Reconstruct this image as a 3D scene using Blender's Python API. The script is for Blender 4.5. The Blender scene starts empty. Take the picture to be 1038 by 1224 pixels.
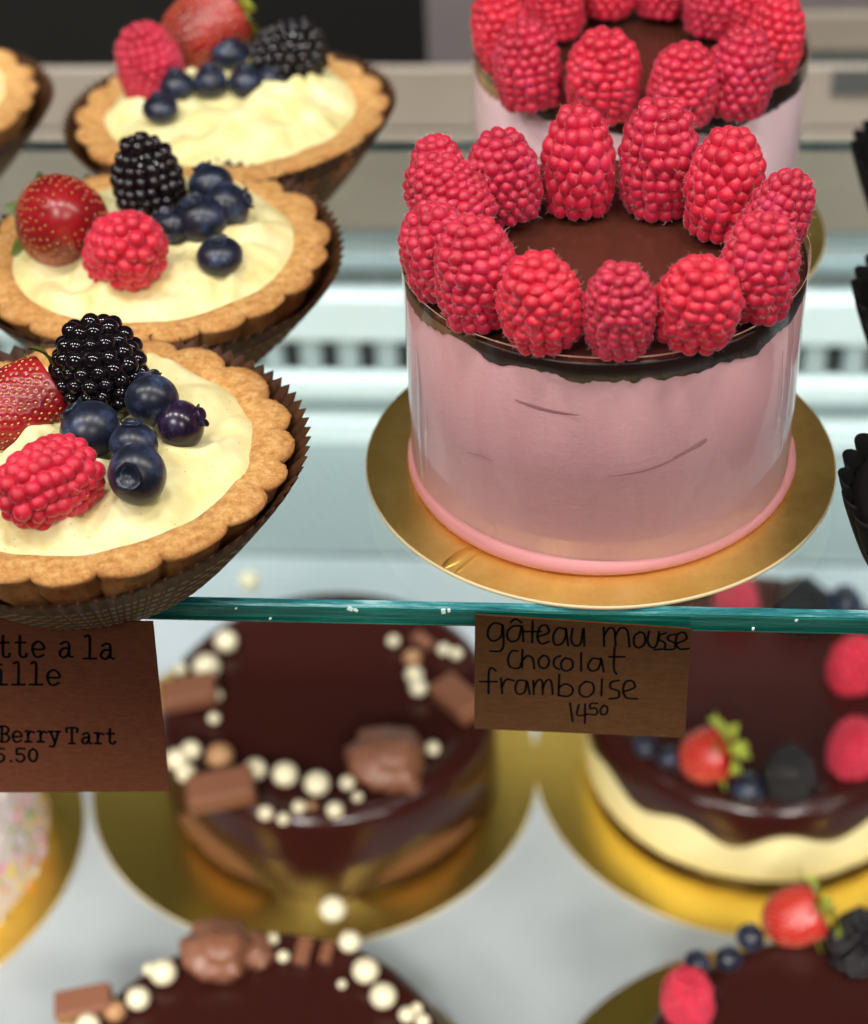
import bpy, bmesh, math, random
import numpy as np
from mathutils import Vector, Matrix, noise

SC = bpy.context.scene
COL = SC.collection
PI = math.pi
rnd = random.Random(7)

CAM_RIGHT = (0.996672, 0.072931, -0.036423)
CAM_UP = (-0.016041, 0.613515, 0.78952)
CAM_FORWARD = (-0.079927, 0.786308, -0.612643)
cam_data = bpy.data.cameras.new('camera')
cam = bpy.data.objects.new('camera', cam_data)
COL.objects.link(cam)
cam.matrix_world = Matrix((
    (CAM_RIGHT[0], CAM_UP[0], -CAM_FORWARD[0], -0.0047),
    (CAM_RIGHT[1], CAM_UP[1], -CAM_FORWARD[1], -0.4378),
    (CAM_RIGHT[2], CAM_UP[2], -CAM_FORWARD[2], 0.3200),
    (0, 0, 0, 1)))
cam_data.sensor_fit = 'VERTICAL'
cam_data.sensor_height = 24.0
cam_data.lens = 2200 / 1224 * 24
cam_data.clip_start = 0.02
cam_data.clip_end = 20
cam_data.dof.use_dof = True
cam_data.dof.focus_distance = 0.480
cam_data.dof.aperture_fstop = 5.6
SC.camera = cam

world = bpy.data.worlds.new('World')
SC.world = world
world.use_nodes = True
world.node_tree.nodes['Background'].inputs[0].default_value = (0.85, 0.92, 1.0, 1)
world.node_tree.nodes['Background'].inputs[1].default_value = 0.03
SC.view_settings.view_transform = 'Standard'
SC.view_settings.look = 'None'
SC.view_settings.exposure = 0.0
SC.view_settings.gamma = 1.0
SC.render.engine = 'CYCLES'
SC.cycles.max_bounces = 10
SC.cycles.transparent_max_bounces = 16

def area(name, loc, target, sx, sy, power, col):
    d = bpy.data.lights.new(name, 'AREA')
    d.shape = 'RECTANGLE'; d.size = sx; d.size_y = sy; d.energy = power; d.color = col
    o = bpy.data.objects.new(name, d); COL.objects.link(o)
    o.location = loc
    o.rotation_euler = (Vector(target) - Vector(loc)).to_track_quat('-Z', 'Y').to_euler()
    return o
# LED strips under the roof of the display case
for _k in range(6): area('led_front', (-.55 + .22 * _k, -0.10, 0.50), (-.55 + .22 * _k, 0.02, 0), 0.075, 0.03, 0.84, (1.0, 0.96, 0.90))
_l = area('led_strip_rear', (0.0, 0.24, 0.50), (0, 0.45, -0.30), 1.3, 0.03, 2.6, (0.93, 0.99, 1.0)); _l.data.spread = math.radians(60)
area('added_front_fill', (-0.5, -1.3, 1.3), (0, 0, 0), 0.5, 0.4, 15.0, (1.0, 0.94, 0.88))  # unseen lamp added behind the viewer to fill the cake fronts
area('added_front_fill', (0.7, -1.4, 1.1), (0, 0, 0), 0.4, 0.3, 7.0, (1.0, 0.95, 0.90))  # second added fill, from the right
for _k in range(5): area('added_lower_fill', (-.42 + .21 * _k, -0.28, 0.0), (-.42 + .21 * _k, 0.06, -0.30), 0.08, 0.03, 0.26, (1.0, 0.97, 0.92)).data.spread = math.radians(85)  # unseen lamps added below the view to brighten the lower cakes

# ---------------------------------------------------------------- helpers
def tag(o, label=None, cat=None, group=None, kind=None):
    if label: o['label'] = label
    if cat: o['category'] = cat
    if group: o['group'] = group
    if kind: o['kind'] = kind
    return o

def link(name, me, mat=None, parent=None, loc=None):
    o = bpy.data.objects.new(name, me); COL.objects.link(o)
    if mat is not None and me is not None and not me.materials: me.materials.append(mat)
    if parent is not None: o.parent = parent
    if loc is not None: o.location = loc
    return o

def empty(name, loc=(0, 0, 0)):
    return link(name, None, loc=loc)

def mesh(name, V, F, smooth=True):
    me = bpy.data.meshes.new(name)
    me.from_pydata([tuple(map(float, v)) for v in V], [], F)
    me.update()
    if smooth: me.polygons.foreach_set('use_smooth', [True] * len(me.polygons))
    return me

def grid_faces(nu, nv, wrap=True, off=0):
    """rows nv, columns nu (columns wrap)"""
    F = []
    for j in range(nv - 1):
        for i in range(nu if wrap else nu - 1):
            a = off + j * nu + i; b = off + j * nu + (i + 1) % nu
            F.append((a, b, b + nu, a + nu))
    return F

def lathe(name, rows, n, fn=None, cap0=False, cap1=False, smooth=True):
    """rows: list of (r, z); fn(r, z, th, j) -> (r, z)"""
    V = []
    for j, (r, z) in enumerate(rows):
        for i in range(n):
            th = 2 * PI * i / n
            rr, zz = fn(r, z, th, j) if fn else (r, z)
            V.append((rr * math.cos(th), rr * math.sin(th), zz))
    F = grid_faces(n, len(rows))
    if cap0: F.append(tuple(reversed(range(n))))
    if cap1: F.append(tuple(range((len(rows) - 1) * n, len(rows) * n)))
    return mesh(name, V, F, smooth)

def rbox(name, sx, sy, sz, bev, seg=2, smooth=False):
    bm = bmesh.new(); bmesh.ops.create_cube(bm, size=1)
    bmesh.ops.scale(bm, vec=(sx, sy, sz), verts=bm.verts)
    if bev: bmesh.ops.bevel(bm, geom=bm.edges[:], offset=bev, segments=seg, affect='EDGES', profile=.5)
    me = bpy.data.meshes.new(name); bm.to_mesh(me); bm.free()
    return me

def ico(sub):
    bm = bmesh.new(); bmesh.ops.create_icosphere(bm, subdivisions=sub, radius=1)
    bm.verts.ensure_lookup_table()
    V = np.array([v.co[:] for v in bm.verts]); F = np.array([[v.index for v in f.verts] for f in bm.faces]); bm.free()
    return V, F
ICO = {k: ico(k) for k in (1, 2, 3, 4)}

def nz(x, y, z=0.0, s=1.0): return noise.noise(Vector((x * s, y * s, z * s)))

# ---------------------------------------------------------------- materials
def mat(name, base=(.5, .5, .5), rough=.5, metal=0, **kw):
    m = bpy.data.materials.new(name); m.use_nodes = True
    nt = m.node_tree; b = nt.nodes['Principled BSDF']
    b.inputs['Base Color'].default_value = (*base, 1)
    b.inputs['Roughness'].default_value = rough
    b.inputs['Metallic'].default_value = metal
    for k, v in kw.items():
        key = k.replace('_', ' ')
        s = b.inputs[key]
        s.default_value = (*v, 1) if (isinstance(v, tuple) and len(v) == 3 and s.type == 'RGBA') else v
    return m

def tex(m, scale, detail=4, rough=.6, coord='Object', kind='noise', stretch=None):
    nt = m.node_tree
    tc = nt.nodes.new('ShaderNodeTexCoord')
    src = tc.outputs[coord]
    if stretch:
        mp = nt.nodes.new('ShaderNodeMapping'); mp.inputs['Scale'].default_value = stretch
        nt.links.new(src, mp.inputs[0]); src = mp.outputs[0]
    if kind == 'noise':
        t = nt.nodes.new('ShaderNodeTexNoise'); t.inputs['Detail'].default_value = detail; t.inputs['Roughness'].default_value = rough
        out = t.outputs[0]
    else:
        t = nt.nodes.new('ShaderNodeTexVoronoi'); out = t.outputs[0]
    t.inputs['Scale'].default_value = scale
    nt.links.new(src, t.inputs['Vector'])
    return out

def ramp(m, src, stops, target='Base Color'):
    nt = m.node_tree; r = nt.nodes.new('ShaderNodeValToRGB')
    el = r.color_ramp.elements
    while len(el) < len(stops): el.new(.5)
    for e, (p, c) in zip(el, stops):
        e.position = p; e.color = (*c, 1) if isinstance(c, tuple) else (c, c, c, 1)
    nt.links.new(src, r.inputs[0])
    if target: nt.links.new(r.outputs[0], nt.nodes['Principled BSDF'].inputs[target])
    return r.outputs[0]

def bump(m, src, dist, strength=1.0):
    nt = m.node_tree; b = nt.nodes.new('ShaderNodeBump')
    b.inputs['Distance'].default_value = dist; b.inputs['Strength'].default_value = strength
    prev = nt.nodes['Principled BSDF'].inputs['Normal']
    if prev.links: nt.links.new(prev.links[0].from_socket, b.inputs['Normal'])
    nt.links.new(src, b.inputs['Height']); nt.links.new(b.outputs[0], prev)

def film(name, tint, rough, ior, gain=1.0):
    """clear thin sheet: transparent where seen straight on, mirror at grazing angles"""
    m = bpy.data.materials.new(name); m.use_nodes = True
    nt = m.node_tree; nt.nodes.clear()
    o = nt.nodes.new('ShaderNodeOutputMaterial'); mx = nt.nodes.new('ShaderNodeMixShader')
    t = nt.nodes.new('ShaderNodeBsdfTransparent'); t.inputs[0].default_value = (*tint, 1)
    g = nt.nodes.new('ShaderNodeBsdfGlossy'); g.inputs['Roughness'].default_value = rough
    g.inputs[0].default_value = (1, 1, 1, 1)
    f = nt.nodes.new('ShaderNodeFresnel')
    ge = nt.nodes.new('ShaderNodeNewGeometry'); io = nt.nodes.new('ShaderNodeMath'); io.operation = 'MULTIPLY_ADD'
    io.inputs[1].default_value = 1 / ior - ior; io.inputs[2].default_value = ior   # the same index from either side
    nt.links.new(ge.outputs['Backfacing'], io.inputs[0]); nt.links.new(io.outputs[0], f.inputs[0])
    k = nt.nodes.new('ShaderNodeMath'); k.operation = 'MULTIPLY'; k.inputs[1].default_value = gain; k.use_clamp = True
    nt.links.new(f.outputs[0], k.inputs[0])
    nt.links.new(k.outputs[0], mx.inputs[0]); nt.links.new(t.outputs[0], mx.inputs[1]); nt.links.new(g.outputs[0], mx.inputs[2])
    nt.links.new(mx.outputs[0], o.inputs[0])
    return m

M = {}
M['rasp'] = mat('raspberry_skin', (.5, .008, .022), .42, Subsurface_Weight=.3, Subsurface_Radius=(.8, .1, .08), Subsurface_Scale=.002,
                Sheen_Weight=.80, Sheen_Roughness=.30, Sheen_Tint=(1, .45, .58), Specular_IOR_Level=.55)
_r = ramp(M['rasp'], tex(M['rasp'], 130, 3), [(.3, (.48, .004, .020)), (.55, (.66, .010, .035)), (.78, (.74, .05, .10))], None)
bump(M['rasp'], tex(M['rasp'], 1300, 4, .7), .00025, .8)
def object_tint(m, src, lo, hi):
    nt = m.node_tree; oi = nt.nodes.new('ShaderNodeObjectInfo'); rp = nt.nodes.new('ShaderNodeValToRGB')
    rp.color_ramp.elements[0].color = (*lo, 1); rp.color_ramp.elements[1].color = (*hi, 1)
    mx = nt.nodes.new('ShaderNodeMix'); mx.data_type = 'RGBA'; mx.blend_type = 'MULTIPLY'; mx.inputs[0].default_value = 1
    nt.links.new(oi.outputs['Random'], rp.inputs[0]); nt.links.new(src, mx.inputs[6]); nt.links.new(rp.outputs[0], mx.inputs[7])
    nt.links.new(mx.outputs[2], nt.nodes['Principled BSDF'].inputs['Base Color'])
object_tint(M['rasp'], _r, (.74, .7, 1.25), (1.0, .95, 1.1))
M['fuzz'] = mat('berry_hair', (.85, .45, .42), .6, Transmission_Weight=.0)
M['black'] = mat('blackberry_skin', (.006, .004, .006), .10)
M['blue'] = mat('blueberry_skin', (.02, .03, .08), .35, Sheen_Weight=.06, Sheen_Roughness=.5, Sheen_Tint=(.5, .6, .9))
ramp(M['blue'], tex(M['blue'], 95, 5, .7), [(.34, (.004, .005, .011)), (.52, (.008, .011, .026)), (.64, (.030, .046, .095)), (.78, (.09, .13, .20))])
M['purple'] = mat('purple_blueberry_skin', (.03, .012, .04), .25)
ramp(M['purple'], tex(M['purple'], 95, 5, .7), [(.34, (.007, .003, .010)), (.55, (.018, .008, .028)), (.72, (.06, .05, .11))])
M['straw'] = mat('strawberry_skin', (.42, .012, .016), .32, Subsurface_Weight=.15, Subsurface_Radius=(.8, .1, .08), Subsurface_Scale=.003, Coat_Weight=.15, Coat_Roughness=.25)
ramp(M['straw'], tex(M['straw'], 60, 3), [(.35, (.17, .004, .007)), (.65, (.36, .010, .014))])
M['straw_bright'] = mat('bright_strawberry_skin', (.48, .010, .014), .22, Coat_Weight=.4)
M['seed'] = mat('strawberry_seed', (.60, .30, .12), .22)
M['leaf'] = mat('strawberry_leaf', (.06, .12, .012), .5, Subsurface_Weight=.1)
M['leaf_pale'] = mat('pale_strawberry_leaf', (.42, .48, .06), .55)
M['choc'] = mat('chocolate_disc', (.070, .020, .012), .22)
M['glaze'] = mat('dark_chocolate_glaze', (.036, .008, .006), .18, Specular_IOR_Level=.35, Coat_Weight=.0, Coat_Roughness=.06)
M['smear'] = mat('brown_chocolate_smear', (.20, .095, .045), .3)
M['milk'] = mat('milk_chocolate', (.22, .085, .045), .42)
M['pearl'] = mat('cream_pearl', (.80, .72, .50), .25)
M['nib'] = mat('brown_crunch', (.42, .22, .10), .5)
M['mousse'] = mat('pink_mousse', (.52, .30, .325), .5, Subsurface_Weight=.3, Subsurface_Radius=(1, .5, .5), Subsurface_Scale=.004)
_n = ramp(M['mousse'], tex(M['mousse'], 26, 7, .7, stretch=(1, 1, .22)), [(.28, (.62, .32, .34)), (.5, (.66, .35, .37)), (.74, (.69, .385, .405))])
bump(M['mousse'], tex(M['mousse'], 420, 6, .75), .0006, .5)
M['foot'] = mat('squeezed_pink_mousse', (.60, .25, .26), .6, Subsurface_Weight=.3, Subsurface_Radius=(1, .5, .5), Subsurface_Scale=.003)
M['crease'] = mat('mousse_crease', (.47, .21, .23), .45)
M['mousse_pale_lit'] = mat('pale_lit_pink_mousse', (.80, .58, .62), .5, Subsurface_Weight=.3, Subsurface_Radius=(1, .5, .5), Subsurface_Scale=.004)  # far cake: own paler pink, with its different lighting put into the colour
M['acetate'] = film('clear_acetate', (.98, .98, .98), .06, 1.44, .85)
M['acetate_rim'] = mat('acetate_cut_edge', (.42, .24, .17), .15)
M['gold'] = mat('gold_foil_card', (.62, .36, .06), .40, 1.0)
ramp(M['gold'], tex(M['gold'], 60, 6, .7), [(.3, (.80, .55, .12)), (.7, (.98, .76, .25))])
M['gold_low'] = mat('bright_gold_foil_card', (.95, .70, .15), .30, 1.0)
for _k in ('gold', 'gold_low'): bump(M[_k], tex(M[_k], 38, 6, .7), .0008, .35)
M['card_edge'] = mat('board_cut_edge', (.80, .66, .38), .5)
M['crust'] = mat('baked_shortcrust', (.55, .27, .09), .75, Subsurface_Weight=.1, Subsurface_Radius=(1, .5, .2), Subsurface_Scale=.002)
ramp(M['crust'], tex(M['crust'], 330, 9, .85), [(.34, (.44, .17, .035)), (.5, (.76, .38, .11)), (.64, (.92, .62, .26))])
_c = M['crust'].node_tree; _a = _c.nodes.new('ShaderNodeAttribute'); _a.attribute_name = 'bake'
_m = _c.nodes.new('ShaderNodeMix'); _m.data_type = 'RGBA'; _m.blend_type = 'MULTIPLY'
_b = _c.nodes['Principled BSDF'].inputs['Base Color']; _c.links.new(_b.links[0].from_socket, _m.inputs[6])
_m.inputs[7].default_value = (.50, .30, .16, 1); _c.links.new(_a.outputs['Fac'], _m.inputs[0]); _c.links.new(_m.outputs[2], _b)
bump(M['crust'], tex(M['crust'], 650, 6, .8), .0011, 1.0)
M['cream'] = mat('vanilla_pastry_cream', (.80, .72, .38), .5, Subsurface_Weight=.25, Subsurface_Radius=(1, .8, .4), Subsurface_Scale=.004)
ramp(M['cream'], tex(M['cream'], 70, 5, .6), [(.3, (.74, .63, .24)), (.62, (.86, .80, .45))])
vs = ramp(M['cream'], tex(M['cream'], 420, kind='voronoi'), [(.075, (.25, .17, .06)), (.11, (1, 1, 1))], None)
_c = M['cream'].node_tree; _m = _c.nodes.new('ShaderNodeMix'); _m.data_type = 'RGBA'; _m.blend_type = 'MULTIPLY'; _m.inputs[0].default_value = .55
_b = _c.nodes['Principled BSDF'].inputs['Base Color']; _c.links.new(_b.links[0].from_socket, _m.inputs[6]); _c.links.new(vs, _m.inputs[7]); _c.links.new(_m.outputs[2], _b)
M['cup'] = mat('brown_baking_paper', (.055, .024, .010), .5, Specular_IOR_Level=.2)
ramp(M['cup'], tex(M['cup'], 160, 4), [(.35, (.040, .014, .006)), (.7, (.085, .036, .014))])
M['cup_print'] = mat('tan_print_on_paper', (.22, .13, .055), .4)
M['dark_cup'] = mat('black_baking_paper', (.003, .003, .003), .7, Specular_IOR_Level=.2)
M['dark_top'] = mat('dark_chocolate_cake', (.004, .003, .003), .8, Specular_IOR_Level=.2)
M['kraft'] = mat('brown_kraft_card', (.09, .04, .018), .9, Specular_IOR_Level=.05)
ramp(M['kraft'], tex(M['kraft'], 260, 8, .8, stretch=(1, 1, 3)), [(.3, (.046, .019, .007)), (.7, (.080, .036, .014))])
M['kraft_red'] = mat('reddish_kraft_card', (.11, .042, .025), .9, Specular_IOR_Level=.05)
ramp(M['kraft_red'], tex(M['kraft_red'], 260, 8, .8, stretch=(1, 1, 3)), [(.3, (.062, .018, .009)), (.7, (.100, .034, .016))])
M['ink'] = mat('black_ink', (.004, .004, .004), .9, Specular_IOR_Level=.0)
M['glass'] = film('clear_shelf_glass', (.93, .965, .955), .02, 1.45, 1.0)
M['sponge'] = mat('brown_sponge', (.17, .065, .02), .8)
M['sponge_pale'] = mat('pale_cream_sponge', (.88, .78, .42), .75)
bump(M['sponge_pale'], tex(M['sponge_pale'], 500), .0006)
M['icing'] = mat('white_pink_icing', (.85, .74, .74), .6)
M['tray'] = mat('grey_display_tray', (.42, .46, .48), .34)
ramp(M['tray'], tex(M['tray'], 6, 5, .6), [(.3, (.36, .40, .42)), (.7, (.48, .52, .54))])
M['tray_rear'] = mat('dark_grey_tray', (.24, .28, .28), .4)
M['steel'] = mat('white_enamel', (.80, .88, .88), .35)
M['steel_blue'] = mat('blue_grey_enamel', (.38, .47, .50), .4)
M['steel_dark'] = mat('dark_grey_enamel', (.16, .19, .19), .4)
M['slot'] = mat('vent_void', (.012, .016, .016), .6)
M['panel'] = mat('beige_panel', (.46, .40, .33), .5)
ramp(M['panel'], tex(M['panel'], 7, 4, .5, stretch=(1, 1, 4)), [(.3, (.235, .19, .15)), (.7, (.30, .25, .20))])
M['void'] = mat('dark_room', (.055, .055, .05), .9)
M['mauve'] = mat('mauve_grey_panel', (.14, .115, .115), .6)
M['steel_light'] = mat('light_grey_enamel', (.42, .48, .48), .4)
M['chip'] = mat('chipped_glass', (.75, .92, .90), .15)
M['choc_edge'] = mat('dark_chocolate_edge', (.026, .010, .006), .35, Specular_IOR_Level=.4)
M['acetate_glint'] = film('glint_acetate', (.96, .95, .95), .12, 1.6, 3.0)  # extra reflective film for the added glint ridges

# ---- measured places: x, y, z, radius, axis, length / width, label
RASP_FRONT = [
    (-0.0159, -0.0459, 0.0820, 0.0108, (-0.15, -0.05, 1), 1.12, 'raspberry left of the middle berry on the front rim of the sharp pink cake'),
    (0.0038, -0.0492, 0.0820, 0.0092, (0, -0.05, 1), 1.30, 'narrow upright raspberry in the middle of the front rim of the sharp pink cake'),
    (0.0232, -0.0458, 0.0820, 0.0107, (0.1, -0.1, 1), 1.10, 'raspberry right of the middle berry on the front rim of the sharp pink cake'),
    (0.0388, -0.0299, 0.0830, 0.0103, (0.1, 0.1, 1), 1.35, 'pale-tipped raspberry on the front right rim of the sharp pink cake'),
    (0.0452, -0.0071, 0.0840, 0.0085, (0.35, 0.1, 1), 1.60, 'raspberry on the right rim of the sharp pink cake, half hidden behind a pale-tipped berry'),
    (0.0326, 0.0118, 0.0840, 0.0106, (0.1, 0.1, 1), 1.45, 'raspberry on the back right of the sharp pink cake, right of the tallest berry'),
    (0.0150, 0.0254, 0.0850, 0.0111, (0, 0.05, 1), 1.50, 'tallest raspberry on the sharp pink cake, standing at the back'),
    (-0.0073, 0.0248, 0.0840, 0.0104, (0, 0.1, 1), 1.50, 'dark red raspberry at the back of the sharp pink cake, left of the tallest berry'),
    (-0.0275, 0.0164, 0.0840, 0.0101, (-0.1, 0.05, 1), 1.30, 'raspberry on the back left of the sharp pink cake, beside the dark red one'),
    (-0.0429, 0.0062, 0.0830, 0.0109, (-0.5, 0.3, 0.6), 1.15, 'two-lobed raspberry on the left rim of the sharp pink cake, furthest back on that side'),
    (-0.0428, -0.0218, 0.0820, 0.0100, (-0.3, 0.2, 1), 1.25, 'raspberry at the extreme left of the sharp pink cake, leaning on its front neighbour'),
    (-0.0323, -0.0336, 0.0830, 0.0108, (-0.1, 0.15, 1), 1.35, 'large raspberry on the front left rim of the sharp pink cake, overlapping its left neighbour'),
]
RASP_BACK = [
    (-0.0236, 0.0903, 0.0830, 0.0107, (-0.1, 0.1, 1), 1.30, 'front left raspberry on the blurred far cake'),
    (-0.0001, 0.0835, 0.0830, 0.0116, (0, 0, 1), 1.20, 'pale-tipped raspberry alone at the front rim on the blurred far cake'),
    (0.0236, 0.0763, 0.0830, 0.0107, (0.05, 0.05, 1), 1.15, 'front raspberry standing behind the tallest berry on the blurred far cake'),
    (0.0406, 0.0838, 0.0830, 0.0105, (0.1, 0.1, 1), 1.30, 'front right raspberry on the blurred far cake'),
    (0.0522, 0.1081, 0.0830, 0.0098, (0.2, 0.1, 1), 1.40, 'raspberry at the extreme right on the blurred far cake'),
    (-0.0329, 0.1174, 0.0830, 0.0096, (-0.2, 0.1, 1), 1.40, 'raspberry at the extreme left on the blurred far cake'),
    (-0.0310, 0.1473, 0.0830, 0.0102, (-0.2, 0.1, 1), 1.30, 'raspberry at the back left rim on the blurred far cake'),
    (-0.0165, 0.1401, 0.0830, 0.0098, (-0.1, 0.1, 1), 1.30, 'raspberry cut by the top edge, left of the chocolate disc on the blurred far cake'),
    (0.0007, 0.1582, 0.0830, 0.0100, (0, 0.1, 1), 1.30, 'raspberry nearly out of view at the back, left of centre on the blurred far cake'),
    (0.0195, 0.1578, 0.0830, 0.0100, (0, 0.1, 1), 1.30, 'raspberry nearly out of view at the back, right of centre on the blurred far cake'),
    (0.0361, 0.1420, 0.0830, 0.0101, (0.1, 0.1, 1), 1.30, 'raspberry cut by the top edge, right of the chocolate disc on the blurred far cake'),
    (0.0498, 0.1376, 0.0830, 0.0100, (0.2, 0.1, 1), 1.30, 'raspberry at the back right rim on the blurred far cake'),
]
RASP_TART = [
    (-0.1394, -0.0778, 0.0460, 0.0109, (-0.55, -0.75, 0.1), 1.25, 'raspberry lying on its side, tip pointing down on the nearest tart'),
    (-0.1408, 0.0340, 0.0490, 0.0122, (0.35, -0.5, 0.55), 1.25, 'raspberry leaning against the strawberry on the middle tart'),
    (-0.1597, 0.1635, 0.0500, 0.0118, (-0.2, 0.1, 1), 1.30, 'upright raspberry at the left of the fruit on the far blurred tart'),
]
BLACKBERRY = [
    (-0.1336, -0.0349, 0.0550, 0.0125, (-0.1, 0.3, 0.9), 1.05, 'glossy blackberry in sharp focus on the nearest tart'),
    (-0.1411, 0.0694, 0.0560, 0.0107, (-0.1, 0.2, 1), 1.25, 'blackberry with white glints standing behind the blueberries on the middle tart'),
    (-0.1103, 0.1767, 0.0480, 0.0129, (0.6, 0.2, 0.4), 1.05, 'blurred blackberry at the right end of the fruit on the far blurred tart'),
]
BLUEBERRY = [
    (-0.1319, -0.0565, 0.0480, 0.0080, (-0.5, 0.2, 0.6), 1.00, 'large matt blueberry touching the strawberry on the nearest tart'),
    (-0.1171, -0.0468, 0.0510, 0.0072, (-0.2, 0.8, 0.6), 1.00, 'blueberry at the back of the cluster, beside the blackberry on the nearest tart'),
    (-0.1096, -0.0509, 0.0460, 0.0068, (0.9, 0.15, 0.35), 1.00, 'purple blueberry with its crown turned to the right on the nearest tart'),
    (-0.1191, -0.0629, 0.0480, 0.0064, (0, 0.3, 0.9), 1.00, 'half-hidden blueberry in the middle of the cluster on the nearest tart'),
    (-0.1161, -0.0740, 0.0470, 0.0076, (-0.05, -0.75, 0.5), 1.00, 'frontmost blueberry with its crown facing forward on the nearest tart'),
    (-0.1389, 0.0687, 0.0500, 0.0076, (0, 0.5, 0.8), 1.00, 'blueberry in front of the blackberry on the middle tart'),
    (-0.1222, 0.0732, 0.0500, 0.0071, (-0.4, 0.5, 0.7), 1.00, 'blueberry at the back of the cluster on the middle tart'),
    (-0.1156, 0.0639, 0.0480, 0.0075, (0.9, 0.1, 0.3), 1.00, 'blueberry at the right side of the cluster on the middle tart'),
    (-0.1223, 0.0566, 0.0470, 0.0080, (-0.3, -0.1, 0.9), 1.00, 'large blueberry in the middle of the cluster on the middle tart'),
    (-0.1314, 0.0547, 0.0460, 0.0059, (-0.2, -0.2, 0.9), 1.00, 'small blueberry beside the raspberry on the middle tart'),
    (-0.1144, 0.0400, 0.0440, 0.0070, (0, -0.1, 1), 0.85, 'lone blueberry in front of the cluster on the middle tart'),
    (-0.1514, 0.1384, 0.0450, 0.0063, (0, 0, 1), 0.85, 'frontmost blueberry, below the raspberry on the far blurred tart'),
    (-0.1482, 0.1536, 0.0460, 0.0062, (0, 0, 1), 1.00, 'blueberry touching the raspberry on the far blurred tart'),
    (-0.1370, 0.1576, 0.0460, 0.0062, (0, 0, 1), 1.00, 'blueberry second from the raspberry on the far blurred tart'),
    (-0.1244, 0.1568, 0.0460, 0.0062, (0, 0, 1), 1.00, 'blueberry third from the raspberry on the far blurred tart'),
    (-0.1329, 0.1755, 0.0480, 0.0069, (0, 0.2, 1), 1.00, 'blueberry below the strawberry, topmost of the cluster on the far blurred tart'),
    (-0.1170, 0.1624, 0.0450, 0.0044, (0, 0, 1), 1.00, 'smallest blueberry, beside the blackberry on the far blurred tart'),
    (-0.1542, 0.1854, 0.0450, 0.0040, (0, 0, 1), 1.00, 'blueberry showing between raspberry and strawberry on the far blurred tart'),
]
STRAWBERRY = [
    (-0.1563, -0.0457, 0.0460, 0.0102, (-0.8, -0.55, -0.25), 1.30, 'seedy strawberry cut by the left edge, its leaves by the blackberry on the nearest tart'),
    (-0.1640, 0.0496, 0.0510, 0.0133, (0.25, -0.55, 0.4), 1.25, 'dark seedy strawberry behind the raspberry on the middle tart'),
    (-0.1448, 0.1854, 0.0520, 0.0133, (-0.8, -0.4, -0.35), 1.20, 'blurred strawberry with pale stalk end, topmost of the fruit on the far blurred tart'),
]
LOW_RASP = [
    (0.1156, 0.1435, -0.2590, 0.0113, (0.1, 0.1, 1), 1.30, 'bright red raspberry near the front rim on the glazed cake behind the price card'),
    (0.1213, 0.1974, -0.2590, 0.0119, (0.1, 0.1, 1), 1.20, 'dark red raspberry just under the glass edge on the glazed cake behind the price card'),
    (0.0698, 0.2412, -0.2590, 0.0108, (0, 0.1, 1), 1.10, 'pink blurred raspberry seen through the glass shelf just right of the gold board'),
    (0.0385, 0.0079, -0.2590, 0.0102, (-0.1, 0.1, 1), 1.25, 'blurred raspberry left of the blueberries on the cake in the bottom right corner'),
]
LOW_BLUE = [
    (0.0249, 0.1401, -0.2590, 0.0050, (0, 0, 1), 1.00, 'left one of the two small blueberries just below the handwritten price card'),
    (0.0346, 0.1338, -0.2590, 0.0049, (0, 0, 1), 1.00, 'right one of the two small blueberries just below the handwritten price card'),
    (0.0678, 0.1167, -0.2590, 0.0071, (0, 0, 1), 1.00, 'pale blueberry between strawberry and blackberry on the glazed cake behind the price card'),
    (0.1210, 0.2391, -0.2590, 0.0088, (0, 0, 1), 1.00, 'dark blueberry seen through the glass shelf near the right edge'),
    (0.0426, 0.0235, -0.2590, 0.0052, (0, 0, 1), 1.00, 'blueberry nearest the raspberry on the cake in the bottom right corner'),
    (0.0549, 0.0261, -0.2590, 0.0052, (0, 0, 1), 1.00, 'middle blueberry of three on the cake in the bottom right corner'),
    (0.0640, 0.0371, -0.2590, 0.0056, (0, 0, 1), 1.00, 'blueberry beside the strawberry on the cake in the bottom right corner'),
]
LOW_BLACK = [
    (0.0867, 0.1278, -0.2590, 0.0112, (0, 0.2, 1), 1.10, 'blackberry right of the strawberry on the glazed cake behind the price card'),
    (0.1012, 0.2385, -0.2590, 0.0124, (0, 0.2, 1), 1.10, 'dark blackberry seen through the glass shelf, right of a pink raspberry'),
    (0.1065, 0.0381, -0.2590, 0.0118, (0.2, 0.2, 1), 1.10, 'blackberry cut by the right edge on the cake in the bottom right corner'),
]
LOW_STRAW = [
    (0.0502, 0.1349, -0.2590, 0.0116, (-0.75, 0.1, -0.45), 1.00, 'halved strawberry with yellow-green leaves on the glazed cake behind the price card'),
    (0.0807, 0.0474, -0.2590, 0.0113, (-0.8, -0.1, -0.35), 1.05, 'red strawberry with yellow-green leaves on the cake in the bottom right corner'),
]
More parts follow.
